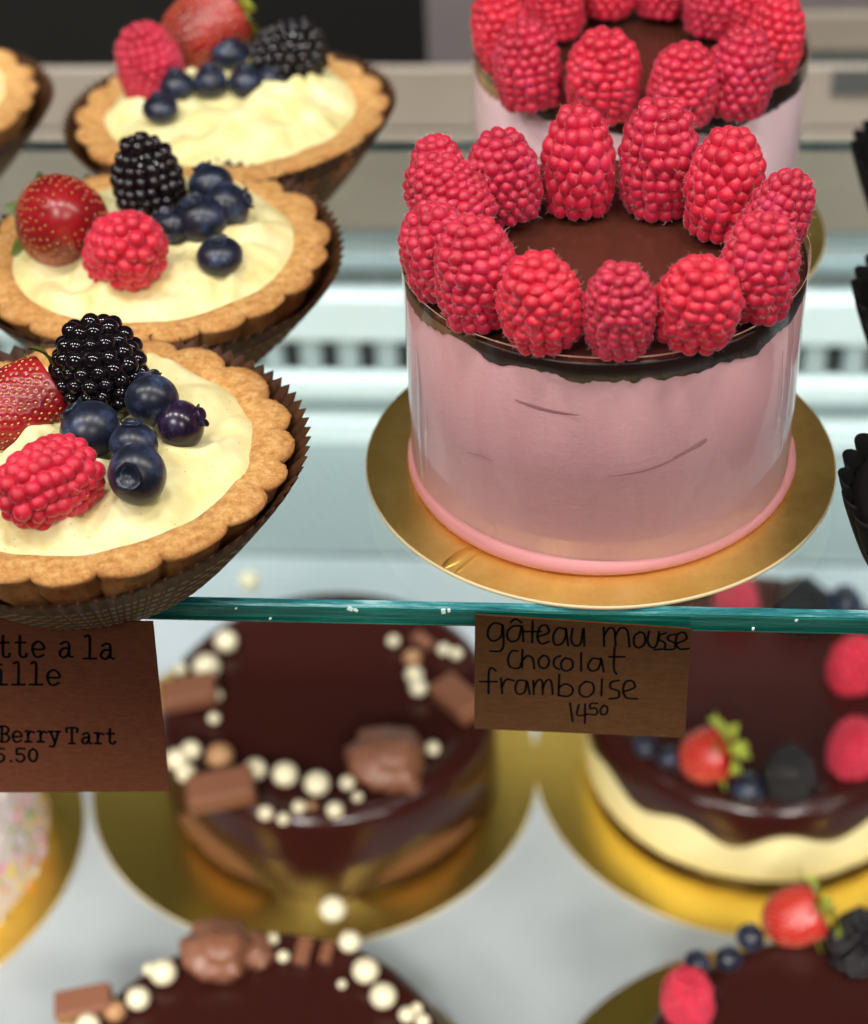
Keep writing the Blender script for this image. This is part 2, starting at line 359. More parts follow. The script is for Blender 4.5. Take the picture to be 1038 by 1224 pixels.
PEARLS_A = [
    (-0.1728, 0.2073, 0.0060),
    (-0.1788, 0.1883, 0.0071),
    (-0.1917, 0.1891, 0.0035),
    (-0.1718, 0.1727, 0.0031),
    (-0.1705, 0.1578, 0.0030),
    (-0.1818, 0.1293, 0.0056),
    (-0.1769, 0.1357, 0.0049),
    (-0.1767, 0.1218, 0.0048),
    (-0.1629, 0.1310, 0.0067),
    (-0.1462, 0.1244, 0.0055),
    (-0.1324, 0.1214, 0.0062),
    (-0.1177, 0.1164, 0.0062),
    (-0.1048, 0.1194, 0.0036),
    (-0.1382, 0.1004, 0.0036),
    (-0.1302, 0.0978, 0.0029),
    (-0.1242, 0.1048, 0.0032),
    (-0.1084, 0.1030, 0.0040),
    (-0.0829, 0.1997, 0.0047),
    (-0.0811, 0.1882, 0.0047),
    (-0.0785, 0.1798, 0.0046),
    (-0.0691, 0.1417, 0.0037),
    (-0.0627, 0.2050, 0.0032),
    (-0.0688, 0.2077, 0.0032),
    (-0.1685, 0.2528, 0.0058),
    (-0.0931, 0.2129, 0.0032),
    (-0.0996, 0.1122, 0.0025),
    (-0.1190, 0.1065, 0.0022),
]
PEARLS_C = [
    (-0.1026, 0.0473, 0.0061),
    (-0.0941, 0.0319, 0.0050),
    (-0.0862, 0.0174, 0.0059),
    (-0.0782, 0.0057, 0.0058),
    (-0.0685, -0.0013, 0.0035),
    (-0.0622, -0.0037, 0.0032),
    (-0.1659, 0.0130, 0.0059),
    (-0.1735, 0.0006, 0.0052),
    (-0.1814, -0.0056, 0.0048),
    (-0.1903, -0.0126, 0.0051),
    (-0.1722, 0.0160, 0.0030),
    (-0.1256, 0.0334, 0.0027),
    (-0.1201, 0.0249, 0.0027),
    (-0.0953, 0.0129, 0.0020),
    (-0.0650, 0.0024, 0.0026),
    (-0.1342, 0.0343, 0.0023),
]
CHUNKS_A = [
    (-0.0874, 0.1292, 0.0177),
    (-0.1844, 0.1706, 0.0131),
    (-0.1587, 0.1099, 0.0145),
    (-0.0598, 0.1710, 0.0130),
    (-0.0970, 0.1324, 0.0074),
    (-0.0792, 0.2133, 0.0056),
    (-0.0774, 0.1205, 0.0051),
    (-0.0220, 0.2272, 0.0064),
]
CHUNKS_C = [
    (-0.1453, 0.0230, 0.0146),
    (-0.1313, 0.0261, 0.0080),
    (-0.1124, 0.0277, 0.0057),
    (-0.1031, 0.0281, 0.0043),
    (-0.1940, -0.0034, 0.0110),
    (-0.1539, 0.0301, 0.0067),
]
CARD2 = [(-0.03242, -0.00076), (0.0245, -0.00418), (0.02485, -0.04431), (-0.03361, -0.04283)]
CARD1 = [(-0.17599, 0.00736), (-0.11516, 0.00729), (-0.11873, -0.05584), (-0.19011, -0.05941)]
HAND_STROKES = [[[(-0.02526,-0.00393),(-0.02736,-0.00335),(-0.02889,-0.00539),(-0.02906,-0.00821),(-0.02776,-0.00978),(-0.02562,-0.00811),(-0.02514,-0.00385),(-0.02499,-0.01051),(-0.02588,-0.01331),(-0.02855,-0.01339)],[(-0.02011,-0.00426),(-0.02197,-0.00424),(-0.0236,-0.00564),(-0.02399,-0.00806),(-0.02293,-0.00981),(-0.02099,-0.00878),(-0.01999,-0.00426),(-0.01967,-0.00971)],[(-0.02297,-0.00291),(-0.02165,-0.00176),(-0.0201,-0.00299)],[(-0.01717,-0.00243),(-0.01732,-0.00997)],[(-0.0197,-0.00617),(-0.01496,-0.00604)],[(-0.01569,-0.00782),(-0.01292,-0.0063),(-0.01359,-0.00376),(-0.0152,-0.00445),(-0.01593,-0.00783),(-0.01497,-0.01038),(-0.0128,-0.00951)],[(-0.0085,-0.00506),(-0.01042,-0.00463),(-0.01172,-0.00755),(-0.01117,-0.0106),(-0.00937,-0.01006),(-0.00831,-0.00721),(-0.00839,-0.00457),(-0.00774,-0.01082)],[(-0.00659,-0.00476),(-0.00691,-0.00878),(-0.00593,-0.01077),(-0.00438,-0.00991),(-0.00373,-0.00444),(-0.00341,-0.01086)]],[[(0.00162,-0.00413),(0.00187,-0.0107)],[(0.0018,-0.00692),(0.00311,-0.00425),(0.0045,-0.00525),(0.00487,-0.01061)],[(0.00478,-0.00684),(0.00608,-0.00417),(0.00789,-0.00515),(0.00858,-0.01075)],[(0.01117,-0.00546),(0.00979,-0.00709),(0.00982,-0.0099),(0.01105,-0.01108),(0.01261,-0.00942),(0.01238,-0.00622),(0.01117,-0.00546)],[(0.01353,-0.00523),(0.01337,-0.00899),(0.01463,-0.01097),(0.01578,-0.00973),(0.01621,-0.00531)],[(0.018,-0.00566),(0.01643,-0.0065),(0.01637,-0.0081),(0.01784,-0.00911),(0.0178,-0.01112),(0.01525,-0.0116)],[(0.02056,-0.00599),(0.01881,-0.00659),(0.01875,-0.00804),(0.02046,-0.00919),(0.02043,-0.0112),(0.01806,-0.01152)],[(0.02112,-0.00917),(0.02354,-0.0075),(0.02272,-0.00529),(0.0211,-0.00613),(0.02081,-0.00902),(0.02186,-0.01116),(0.02435,-0.01093)]],[[(-0.02127,-0.01325),(-0.02284,-0.0133),(-0.02385,-0.01619),(-0.02327,-0.01906),(-0.02108,-0.01941),(-0.02021,-0.01757)],[(-0.01993,-0.01264),(-0.0201,-0.01921)],[(-0.02008,-0.01674),(-0.01861,-0.01481),(-0.01722,-0.01583),(-0.0168,-0.01944)],[(-0.01449,-0.01468),(-0.01558,-0.01635),(-0.01522,-0.01882),(-0.01357,-0.01901),(-0.01278,-0.01685),(-0.01339,-0.01489),(-0.01449,-0.01468)],[(-0.00976,-0.01454),(-0.01133,-0.01582),(-0.01144,-0.01829),(-0.0101,-0.01957)],[(-0.00843,-0.01532),(-0.00951,-0.01699),(-0.00925,-0.01946),(-0.00778,-0.01999),(-0.00646,-0.01855),(-0.00673,-0.01609),(-0.00843,-0.01532)],[(-0.00422,-0.01331),(-0.00414,-0.01988)],[(0.00064,-0.01545),(-0.00117,-0.01534),(-0.00234,-0.01801),(-0.0014,-0.01979),(0.00029,-0.01916),(0.00103,-0.01667),(0.00112,-0.01511),(0.00194,-0.02002)],[(0.00464,-0.01127),(0.00464,-0.01862),(0.00541,-0.02074)],[(0.00334,-0.01456),(0.00737,-0.01443)]],[[(-0.02721,-0.0206),(-0.02841,-0.01947),(-0.02913,-0.02149),(-0.02932,-0.02906)],[(-0.03159,-0.02475),(-0.02703,-0.0246)],[(-0.02584,-0.02331),(-0.02561,-0.02894)],[(-0.02557,-0.02624),(-0.02431,-0.02368),(-0.02234,-0.02412)],[(-0.01909,-0.0241),(-0.02111,-0.02399),(-0.022,-0.02696),(-0.02116,-0.02905),(-0.01942,-0.02815),(-0.01878,-0.02417),(-0.01807,-0.02903)],[(-0.01706,-0.02386),(-0.01696,-0.029)],[(-0.01695,-0.02638),(-0.01571,-0.02357),(-0.01461,-0.02437),(-0.01449,-0.02892)],[(-0.01449,-0.0263),(-0.01326,-0.02349),(-0.01216,-0.02429),(-0.01178,-0.02883)],[(-0.01003,-0.02139),(-0.01017,-0.02928)],[(-0.01019,-0.02641),(-0.00836,-0.02484),(-0.00651,-0.02604),(-0.00649,-0.02832),(-0.00802,-0.02955),(-0.01017,-0.02911)],[(-0.00287,-0.02383),(-0.00437,-0.02555),(-0.00434,-0.0285),(-0.00248,-0.02954),(-0.00067,-0.02753),(-0.00102,-0.02444),(-0.00287,-0.02383)],[(0.00151,-0.02269),(0.0015,-0.0289)],[(0.00614,-0.02313),(0.00409,-0.02377),(0.00389,-0.02596),(0.00606,-0.02706),(0.00605,-0.02943),(0.00367,-0.03001)],[(0.00747,-0.02727),(0.01041,-0.02549),(0.00961,-0.02318),(0.00786,-0.02365),(0.00733,-0.02685),(0.00838,-0.02952),(0.01121,-0.02976)]],[[(-0.00707,-0.03199),(-0.00626,-0.03892)],[(-0.0046,-0.0325),(-0.00498,-0.03646),(-0.00195,-0.03601)],[(-0.00293,-0.03227),(-0.00283,-0.0395)],[(0.00045,-0.03182),(-0.00139,-0.03205),(-0.00149,-0.03393),(-0.00026,-0.03355),(0.00051,-0.03489),(3e-05,-0.03611),(-0.00133,-0.03616)],[(0.00219,-0.03253),(0.0013,-0.03427),(0.00176,-0.03605),(0.00299,-0.0355),(0.00319,-0.03335),(0.00219,-0.03253)]]]
TYPED_STROKES = [[[(-0.15599,0.0016),(-0.15716,-0.00476),(-0.15677,-0.00594),(-0.15573,-0.00575),(-0.15534,-0.0047)],[(-0.15756,-0.00081),(-0.15502,-0.00073)],[(-0.15142,0.00173),(-0.15256,-0.00462),(-0.15216,-0.00581),(-0.15112,-0.00561),(-0.15073,-0.00457)],[(-0.15297,-0.00067),(-0.15044,-0.0006)],[(-0.14869,-0.00292),(-0.14587,-0.00283),(-0.14572,-0.00125),(-0.1468,-0.0001),(-0.1483,-0.00132),(-0.14888,-0.00332),(-0.14853,-0.00546),(-0.14756,-0.00567),(-0.14621,-0.00483)]],[[(-0.14083,-0.00083),(-0.13944,-0.0),(-0.13867,-0.00093),(-0.13929,-0.00474),(-0.13842,-0.00535)],[(-0.1389,-0.00235),(-0.14046,-0.0024),(-0.14168,-0.00402),(-0.14137,-0.00544),(-0.14032,-0.00541),(-0.13916,-0.00394)]],[[(-0.13396,0.00191),(-0.13271,0.00195),(-0.13391,-0.00582)],[(-0.13551,-0.00587),(-0.13223,-0.00577)],[(-0.12982,-0.00111),(-0.12845,-0.00028),(-0.12767,-0.0012),(-0.12823,-0.00501),(-0.12736,-0.00562)],[(-0.12788,-0.00263),(-0.12943,-0.00267),(-0.13063,-0.00429),(-0.1303,-0.00571),(-0.12925,-0.00568),(-0.12811,-0.00421)]],[[(-0.16017,-0.01086),(-0.15888,-0.01082),(-0.15985,-0.01606)],[(-0.16149,-0.01612),(-0.15813,-0.01601)],[(-0.15866,-0.0087),(-0.15832,-0.00869)],[(-0.15488,-0.00819),(-0.15361,-0.00815),(-0.15499,-0.01591)],[(-0.15663,-0.01596),(-0.15327,-0.01585)],[(-0.15008,-0.00805),(-0.1488,-0.00801),(-0.15014,-0.01575)],[(-0.15177,-0.0158),(-0.14843,-0.0157)],[(-0.14635,-0.01302),(-0.14337,-0.01293),(-0.14324,-0.01135),(-0.1444,-0.01021),(-0.14596,-0.01144),(-0.14655,-0.01342),(-0.14614,-0.01554),(-0.14511,-0.01575),(-0.1437,-0.01491)]],[[(-0.1631,-0.03192),(-0.16137,-0.03186),(-0.16082,-0.03315),(-0.16187,-0.03462),(-0.16298,-0.03466)],[(-0.16247,-0.0319),(-0.16356,-0.0378)],[(-0.16419,-0.03782),(-0.16229,-0.03775),(-0.16115,-0.03615),(-0.16187,-0.03462)],[(-0.15996,-0.03569),(-0.15774,-0.03561),(-0.15762,-0.03441),(-0.15847,-0.03354),(-0.15965,-0.03448),(-0.16011,-0.03599),(-0.15983,-0.0376),(-0.15907,-0.03776),(-0.15801,-0.03712)],[(-0.15622,-0.03358),(-0.15543,-0.03355),(-0.15613,-0.03753)],[(-0.15692,-0.03756),(-0.15518,-0.0375)],[(-0.15568,-0.03493),(-0.15465,-0.03352),(-0.15385,-0.03397)],[(-0.15269,-0.03345),(-0.1519,-0.03343),(-0.15258,-0.0374)],[(-0.15337,-0.03743),(-0.15164,-0.03737)],[(-0.15214,-0.03481),(-0.15112,-0.0334),(-0.15032,-0.03385)],[(-0.14958,-0.03334),(-0.14848,-0.0333)],[(-0.14769,-0.03328),(-0.14644,-0.03323)],[(-0.1491,-0.03333),(-0.14863,-0.03708)],[(-0.14691,-0.03325),(-0.14909,-0.0389),(-0.1502,-0.03894)]],[[(-0.14451,-0.03339),(-0.14427,-0.0319),(-0.14145,-0.0318),(-0.14169,-0.03329)],[(-0.14286,-0.03185),(-0.1438,-0.03773)],[(-0.14459,-0.03776),(-0.14301,-0.0377)],[(-0.1401,-0.03413),(-0.13906,-0.03349),(-0.13848,-0.03419),(-0.13893,-0.03707),(-0.13828,-0.03753)],[(-0.13865,-0.03527),(-0.13981,-0.03531),(-0.14072,-0.03654),(-0.14048,-0.03761),(-0.1397,-0.03758),(-0.13884,-0.03647)],[(-0.13673,-0.03353),(-0.13595,-0.0335),(-0.13655,-0.03747)],[(-0.13733,-0.0375),(-0.1356,-0.03743)],[(-0.13616,-0.03488),(-0.13517,-0.03347),(-0.13436,-0.03392)],[(-0.13224,-0.03177),(-0.13294,-0.03656),(-0.1326,-0.03744),(-0.1318,-0.03729),(-0.13153,-0.03651)],[(-0.13338,-0.03359),(-0.13141,-0.03352)]],[[(-0.16348,-0.04055),(-0.16543,-0.04062),(-0.16591,-0.0429),(-0.16473,-0.0425),(-0.16399,-0.04384),(-0.16482,-0.04539),(-0.16592,-0.04568),(-0.16653,-0.04495)],[(-0.16246,-0.0453),(-0.16216,-0.04529)],[(-0.15769,-0.04033),(-0.15964,-0.04041),(-0.1601,-0.04268),(-0.15893,-0.04229),(-0.15818,-0.04362),(-0.15899,-0.04517),(-0.16009,-0.04546),(-0.16071,-0.04473)],[(-0.15518,-0.04024),(-0.15644,-0.04154),(-0.15688,-0.04408),(-0.15606,-0.04531),(-0.15479,-0.044),(-0.15435,-0.04146),(-0.15518,-0.04024)]]]

# glass edge: deep teal, streaked, clear coat
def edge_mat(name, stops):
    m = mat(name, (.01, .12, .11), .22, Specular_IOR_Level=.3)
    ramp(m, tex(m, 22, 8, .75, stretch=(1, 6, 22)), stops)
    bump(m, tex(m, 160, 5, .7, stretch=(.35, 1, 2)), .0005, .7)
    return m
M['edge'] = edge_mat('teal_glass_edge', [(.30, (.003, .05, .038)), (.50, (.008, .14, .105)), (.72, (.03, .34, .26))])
M['edge_top'] = edge_mat('highlit_teal_glass_bevel', [(.40, (.005, .08, .085)), (.54, (.04, .24, .26)), (.68, (.45, .75, .78))])  # pale stops paint the top bevel's highlight into its colour
M['edge_low'] = edge_mat('highlit_green_glass_bevel', [(.45, (.004, .07, .055)), (.60, (.02, .30, .20)), (.72, (.25, .80, .50))])  # bright green stop is a painted highlight along the lower bevel

# ================================================================ the case
def box_obj(name, x0, x1, y0, y1, z0, z1, m, parent=None, bev=.001):
    me = rbox(name, x1 - x0, y1 - y0, z1 - z0, bev)
    return link(name, me, m, parent, ((x0 + x1) / 2, (y0 + y1) / 2, (z0 + z1) / 2))
X0, X1 = -.75, .80
tray = box_obj('counter', X0, X1, -.34, .343, -.345, -.32, M['tray'], bev=.002); tag(tray, kind='structure')
tray2 = box_obj('counter', X0, X1, .3455, .452, -.345, -.32, M['tray_rear'], bev=.002); tag(tray2, kind='structure')
wall = empty('wall', (0, .45, -.33)); tag(wall, kind='structure')
def wpart(name, y0, y1, z0, z1, m, x0=X0, x1=X1, bev=.001):
    o = box_obj(name, x0, x1, y0, y1, z0, z1, m, None, bev); o.parent = wall
    o.location = o.location - Vector(wall.location); return o
wpart('ledge', .450, .480, -.330, -.303, M['steel'], bev=.003)
wpart('recess_panel', .462, .480, -.303, -.288, M['steel_blue'])
wpart('ledge', .447, .480, -.288, -.272, M['steel'], bev=.003)
wpart('ledge', .450, .480, -.2500, -.219, M['steel'], bev=.003)
wpart('recess_panel', .462, .480, -.219, -.204, M['steel_dark'])
wpart('trim', .455, .480, -.204, -.196, M['steel_blue'])
wpart('trim', .458, .480, -.196, -.190, M['steel'])
wpart('trim', .455, .480, -.190, -.178, M['steel_blue'])
wpart('panel', .450, .475, -.1770, -.1175, M['panel'], bev=.0015)
wpart('panel', .450, .456, -.1160, -.0815, M['panel'], bev=.0015)
wpart('handle_slot', .4485, .4497, -.0960, -.0825, M['void'], x0=.119, x1=.30, bev=0)
grille = empty('vent_grille', (0, .45, -.2725))
tag(grille, 'grey grille with dark upright slots between two white ledges at the back of the case', 'grille')
b = box_obj('grille_back', X0, X1, .4560, .484, -.272, -.2505, M['slot'], None, 0); b.parent = grille; b.location -= grille.location
slat_me = rbox('slat', .0118, .004, .0212, .0008)
slat_me.materials.append(M['steel_light'])
n = 0
x = X0 + .01
while x < X1:
    link('slat', slat_me, None, grille, (x, .0038, .0112)); x += .0222
# dark room behind the case
rm = box_obj('backdrop', -2.0, 2.0, 1.3, 1.34, -.9, .9, M['void'], bev=0); tag(rm, kind='structure')
rm = box_obj('floor', -2.0, 2.0, .49, 1.3, -.9, -.88, M['void'], bev=0); tag(rm, kind='structure')
eq = empty('cabinet', (.25, .60, -.33))
tag(eq, 'blurred mauve-grey cabinet in the dark room behind the far pink cake', 'cabinet')
for nm, x0, x1, y0, y1, z0, z1, m in (('side_panel', -.098, -.03, .56, .70, -.33, .10, M['mauve']), ('front_panel', -.029, .50, .56, .58, -.160, -.121, M['steel_dark']),
                                     ('front_panel', -.029, .50, .555, .58, -.1205, -.097, M['panel']), ('front_panel', -.029, .50, .56, .58, -.0965, .10, M['mauve'])):
    o = box_obj(nm, x0, x1, y0, y1, z0, z1, m, None, .002); o.parent = eq; o.location -= eq.location

# ---- upper glass shelf
shelf = empty('glass_shelf', (0, .07, -.008))
tag(shelf, 'clear glass shelf with a thick teal front edge holding the tarts and pink cakes', 'shelf')
def prism_x(name, prof, x0, x1, m, parent, nseg=1):
    V = [(x0, y, z) for y, z in prof] + [(x1, y, z) for y, z in prof]; k = len(prof)
    F = [(i, (i + 1) % k, k + (i + 1) % k, k + i) for i in range(k)] + [tuple(reversed(range(k))), tuple(range(k, 2 * k))]
    me = mesh(name, V, F, False); o = link(name, me, m); o.parent = parent; o.location = -Vector(parent.location); return o
pane = box_obj('pane', X0, X1, -.0660, .205, -.0066, -.0002, M['glass'], None, 0); pane.parent = shelf; pane.location -= shelf.location
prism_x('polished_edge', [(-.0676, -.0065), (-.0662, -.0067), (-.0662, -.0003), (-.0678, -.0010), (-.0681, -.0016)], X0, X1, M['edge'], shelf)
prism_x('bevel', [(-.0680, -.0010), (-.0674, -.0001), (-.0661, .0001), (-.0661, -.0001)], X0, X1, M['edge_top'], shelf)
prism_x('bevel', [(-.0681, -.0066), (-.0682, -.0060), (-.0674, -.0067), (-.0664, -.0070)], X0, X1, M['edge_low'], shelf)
prism_x('rear_edge', [(.2052, -.0050), (.2060, -.0050), (.2060, -.0010), (.2052, -.0010)], X0, X1, M['steel_dark'], shelf)

for cx_, dz_, s_ in ((-.066, -.0004, 1.0), (-.0645, -.0008, .8), (-.041, -.0006, 1.0), (-.0395, -.0003, .7), (-.097, -.0010, .5), (-.088, -.0045, .5), (.041, -.0045, .6), (.052, -.0012, .6)):
    me = rbox('chip', .0016 * s_, .0006, .0012 * s_, .0002); o = link('chip', me, M['chip']); o.parent = shelf
    o.location = Vector((cx_, -.0680, dz_ - .0010)) - Vector(shelf.location); o.rotation_euler = (.2, cx_ * 40, .1)
# ================================================================ berries
def berry_mesh(name, n_rows, dr, R, H, seed, sub=3, taper=.42, squash=.9, prof=None, hair=False, inset=1.0):
    """cluster of drupelets on an egg-shaped receptacle, centred on the origin, axis z"""
    rg = random.Random(seed); iv, fi = ICO[sub]
    VV = []; FF = []; off = 0; tips = []
    def radius(u):
        if prof: return prof(u) * R
        if u < .35: return R * (.84 + .16 * math.sin(u / .35 * PI / 2))
        return R * max(0, 1 - ((u - .35) / .69) ** 2.5) ** .52
    for k in range(n_rows):
        u = (k + .35) / n_rows
        r = max(radius(u) - dr * inset, 0)
        m = max(1, int(round(2 * PI * r / (dr * (1.62 if prof is None else 1.83)))))
        for i in range(m):
            th = 2 * PI * (i + .5 * (k % 2) + rg.uniform(-.13, .13)) / m
            z = -H / 2 + dr * .7 + (H - dr * 1.5) * u + rg.uniform(-.12, .12) * dr
            rr = r * rg.uniform(.97, 1.04)
            c = np.array([rr * math.cos(th), rr * math.sin(th), z])
            n_ = np.array([math.cos(th), math.sin(th), (u - .38) * 1.5]); n_ /= np.linalg.norm(n_)
            s = dr * rg.uniform(.86, 1.16)
            up = np.array([0, 0, 1.]); t1 = np.cross(up, n_); t1 /= np.linalg.norm(t1) + 1e-9; t2 = np.cross(n_, t1)
            loc = iv.copy()
            P = c + s * (loc[:, :1] * t1 * 1.02 + loc[:, 1:2] * t2 * rg.uniform(.92, 1.1) + loc[:, 2:] * n_ * 1.08)
            VV.append(P); FF.append(fi + off); off += len(iv); tips.append((c + n_ * s, n_))
    c = np.array([0, 0, H / 2 - dr * 1.0]); VV.append(c + iv * dr * 1.05); FF.append(fi + off); off += len(iv); tips.append((c + np.array([0, 0, dr]), np.array([0, 0, 1.])))
    cv, cf = ICO[3]
    core = cv * np.array([R - dr * .75, R - dr * .75, H / 2 - dr * 1.0]); VV.append(core); FF.append(cf + off)
    me = mesh(name, np.concatenate(VV), [tuple(int(a) for a in f) for f in np.concatenate(FF)])
    hm = None
    if hair:
        HV = []; HF = []
        for p, n_ in tips:
            for q in range(9):
                d = n_ + np.array([rg.uniform(-.9, .9) for _ in range(3)]); d /= np.linalg.norm(d)
                L = rg.choice((rg.uniform(.0003, .0009), rg.uniform(.0003, .0008), rg.uniform(.0004, .0010), rg.uniform(.0007, .0018))); w = np.cross(d, [rg.uniform(-1, 1) for _ in range(3)]); w = w / (np.linalg.norm(w) + 1e-9) * .00003
                st = p - n_ * dr * .25 + np.array([rg.uniform(-1, 1) for _ in range(3)]) * dr * .45
                b_ = len(HV); mid = st + d * L * .6; tip = st + d * L + np.array([rg.uniform(-.3, .3) for _ in range(3)]) * L * .5
                HV += [st - w, st + w, mid + w * .8, mid - w * .8, tip]
                HF += [(b_, b_ + 1, b_ + 2, b_ + 3), (b_ + 3, b_ + 2, b_ + 4)]
        hm = mesh(name + '_fuzz', HV, HF)
        hm.materials.append(M['fuzz'])
    return me, hm

RASP = []
for s_, (rows, dr, H) in enumerate(((9, .00200, .0245), (10, .0019, .027), (8, .0021, .0235), (9, .0020, .0260), (10, .00185, .0255))):
    me, hm = berry_mesh('raspberry', rows, dr, .0100, H, 11 + s_, sub=3, hair=True)
    me.materials.append(M['rasp']); RASP.append((me, hm, .0100, H))
RASP_LO = []
for s_ in range(2):
    me, hm = berry_mesh('raspberry_soft', 9, .0020, .0100, .025, 41 + s_, sub=2)
    me.materials.append(M['rasp']); RASP_LO.append((me, None, .0100, .025))
BLACK = []
for s_ in range(2):
    me, hm = berry_mesh('blackberry', 7, .0020, .0105, .0225, 61 + s_, sub=3, prof=lambda u: (math.sin(PI * min(1, .24 + .72 * u)) ** .5), inset=.72)
    me.materials.append(M['black']); BLACK.append((me, None, .0105, .0225))

def orient(o, P, axis, rg):
    q = Vector(axis).normalized().to_track_quat('Z', 'Y')
    o.rotation_mode = 'QUATERNION'
    from mathutils import Quaternion
    o.rotation_quaternion = q @ Quaternion((0, 0, 1), rg.uniform(0, 6.28))
    o.location = P

def put_berry(kind, bank, i, row, group, name, cat, suffix=''):
    x, y, z, r, ax, asp, lab = row
    me, hm, R, H = bank[i % len(bank)]
    o = link(name, me); rg = random.Random(i * 17 + len(group))
    orient(o, (x, y, z), ax, rg)
    s = r / R; L = min(2 * r * asp, .034 if R < .02 else 1)
    o.scale = (s, s, L / H)
    tag(o, lab, cat, group)
    if hm: link('fuzz', hm, None, o)['kind'] = 'stuff'
    return o

for i, row in enumerate(RASP_FRONT): put_berry('r', RASP, i, row, 'raspberries ringing the nearer pink cake', 'raspberry', 'raspberry')
# second lobe of the double berry on the left rim
me, hm = berry_mesh('raspberry', 6, .0018, .0075, .016, 91, sub=3, hair=True); me.materials.append(M['rasp'])
o = link('raspberry', me); orient(o, (-.0455, .0135, .0885), (-.2, .2, 1), rnd)
tag(o, 'small knobbly raspberry on the far left rim of the sharp pink cake', 'raspberry', 'raspberries ringing the nearer pink cake'); link('fuzz', hm, None, o)['kind'] = 'stuff'
for i, row in enumerate(RASP_BACK): put_berry('r', RASP_LO, i, row, 'raspberries ringing the far pink cake', 'raspberry', 'raspberry')
for i, row in enumerate(RASP_TART): put_berry('r', RASP, i + 2, row, 'raspberries on the fruit tarts', 'raspberry', 'raspberry')
for i, row in enumerate(LOW_RASP): put_berry('r', RASP_LO, i, row, 'raspberries on the lower cakes', 'raspberry', 'raspberry')
for i, row in enumerate(BLACKBERRY): put_berry('b', BLACK, i, row, 'blackberries on the fruit tarts', 'blackberry', 'blackberry')
for i, row in enumerate(LOW_BLACK): put_berry('b', BLACK, i, row, 'blackberries on the lower cakes', 'blackberry', 'blackberry')

# blueberry, radius 1 cm, crown at +z
def blue_mesh(seed):
    rows = [(.0001, -.0092)]
    for k in range(1, 22):
        a = PI * k / 24; rows.append((.010 * math.sin(a), -.0092 * math.cos(a)))
    return lathe('blueberry', rows + [(.0030, .0088), (.0024, .0080), (.0001, .0076)], 40,
                 lambda r, z, th, j: (r * (1 + .03 * math.sin(2 * th + seed) * math.sin(PI * j / 24) + .02 * nz(math.cos(th) * 2, math.sin(th) * 2, j * .2 + seed)), z))
def crown_mesh():
    V = []; F = []; n = 60
    for (r, z, k) in ((.0040, .0083, 0), (.0042, .0092, .35), (.0044, .0102, 1), (.0039, .0101, 1), (.0032, .0090, .35), (.0026, .0080, 0)):
        for i in range(n):
            th = 2 * PI * i / n; w = abs(math.cos(2.5 * th)) ** .6
            rr = r * (1 + .10 * w * k); V.append((rr * math.cos(th), rr * math.sin(th), z - (1 - w) * .0011 * k))
    return mesh('crown', V, grid_faces(n, 6))
BLUE = [blue_mesh(s_) for s_ in range(3)]
for me in BLUE: me.materials.append(M['blue'])
BPUR = blue_mesh(9); BPUR.materials.append(M['purple'])
CROWN = crown_mesh(); CROWN.materials.append(M['blue'])
CROWNP = crown_mesh(); CROWNP.materials.append(M['purple'])
def put_blue(i, row, group):
    x, y, z, r, ax, asp, lab = row; pur = 'purple' in lab
    o = link('blueberry', BPUR if pur else BLUE[i % 3]); orient(o, (x, y, z), ax, random.Random(i))
    s = r / .010; o.scale = (s, s, s * asp)
    tag(o, lab, 'blueberry', group); link('crown', CROWNP if pur else CROWN, None, o)
for i, row in enumerate(BLUEBERRY): put_blue(i, row, 'blueberries on the fruit tarts')
for i, row in enumerate(LOW_BLUE): put_blue(i, row, 'blueberries on the lower cakes')

# strawberry: tip at +z, calyx at -z
def straw_prof(u): return .0135 * max(0, 1 - (abs(u - .36) / .645) ** 2.3) ** .56
SD = []
for k in range(15):
    u = .05 + .9 * (k + .5) / 15; m = max(3, int(round(2 * PI * straw_prof(u) / .0031)))
    for i in range(m): SD.append((u + rnd.uniform(-.012, .012), 2 * PI * (i + .5 * (k % 2) + rnd.uniform(-.18, .18)) / m))
def straw_mesh():
    nu, nv, H = 120, 64, .030
    V = []
    for j in range(nv):
        u = j / (nv - 1); r = straw_prof(min(u, .9995)); zz = -H / 2 + H * u
        for i in range(nu):
            th = 2 * PI * i / nu; d = 0
            for su, st in SD:
                if abs(su - u) < .05:
                    dt = (th - st + PI) % (2 * PI) - PI
                    q = ((su - u) * H) ** 2 + (dt * r) ** 2
                    if q < 9e-6: d += math.exp(-q / 5.5e-7)
            rr = max(r * (1 + .03 * math.sin(3 * th)) - .0006 * min(d, 1) + .0003, .00002)
            V.append((rr * math.cos(th), rr * math.sin(th), zz))
    F = grid_faces(nu, nv); F += [tuple(reversed(range(nu))), tuple(range((nv - 1) * nu, nv * nu))]
    return mesh('strawberry', V, F)
def seed_mesh():
    iv, fi = ICO[1]; VV = []; FF = []; off = 0; H = .030
    for u, th in SD:
        r = straw_prof(u) * (1 + .03 * math.sin(3 * th)) - .00005; n_ = np.array([math.cos(th), math.sin(th), 0]); t = np.array([-math.sin(th), math.cos(th), 0]); c = n_ * r + np.array([0, 0, -H / 2 + H * u])
        VV.append(c + iv[:, :1] * n_ * .0003 + iv[:, 1:2] * t * .00042 + iv[:, 2:] * np.array([0, 0, 1]) * .00058); FF.append(fi + off); off += len(iv)
    return mesh('seeds', np.concatenate(VV), [tuple(int(a) for a in f) for f in np.concatenate(FF)])
STRAW = straw_mesh(); STRAW.materials.append(M['straw'])
STRAWB = STRAW.copy(); STRAWB.materials.clear(); STRAWB.materials.append(M['straw_bright'])
SEEDS = seed_mesh(); SEEDS.materials.append(M['seed'])
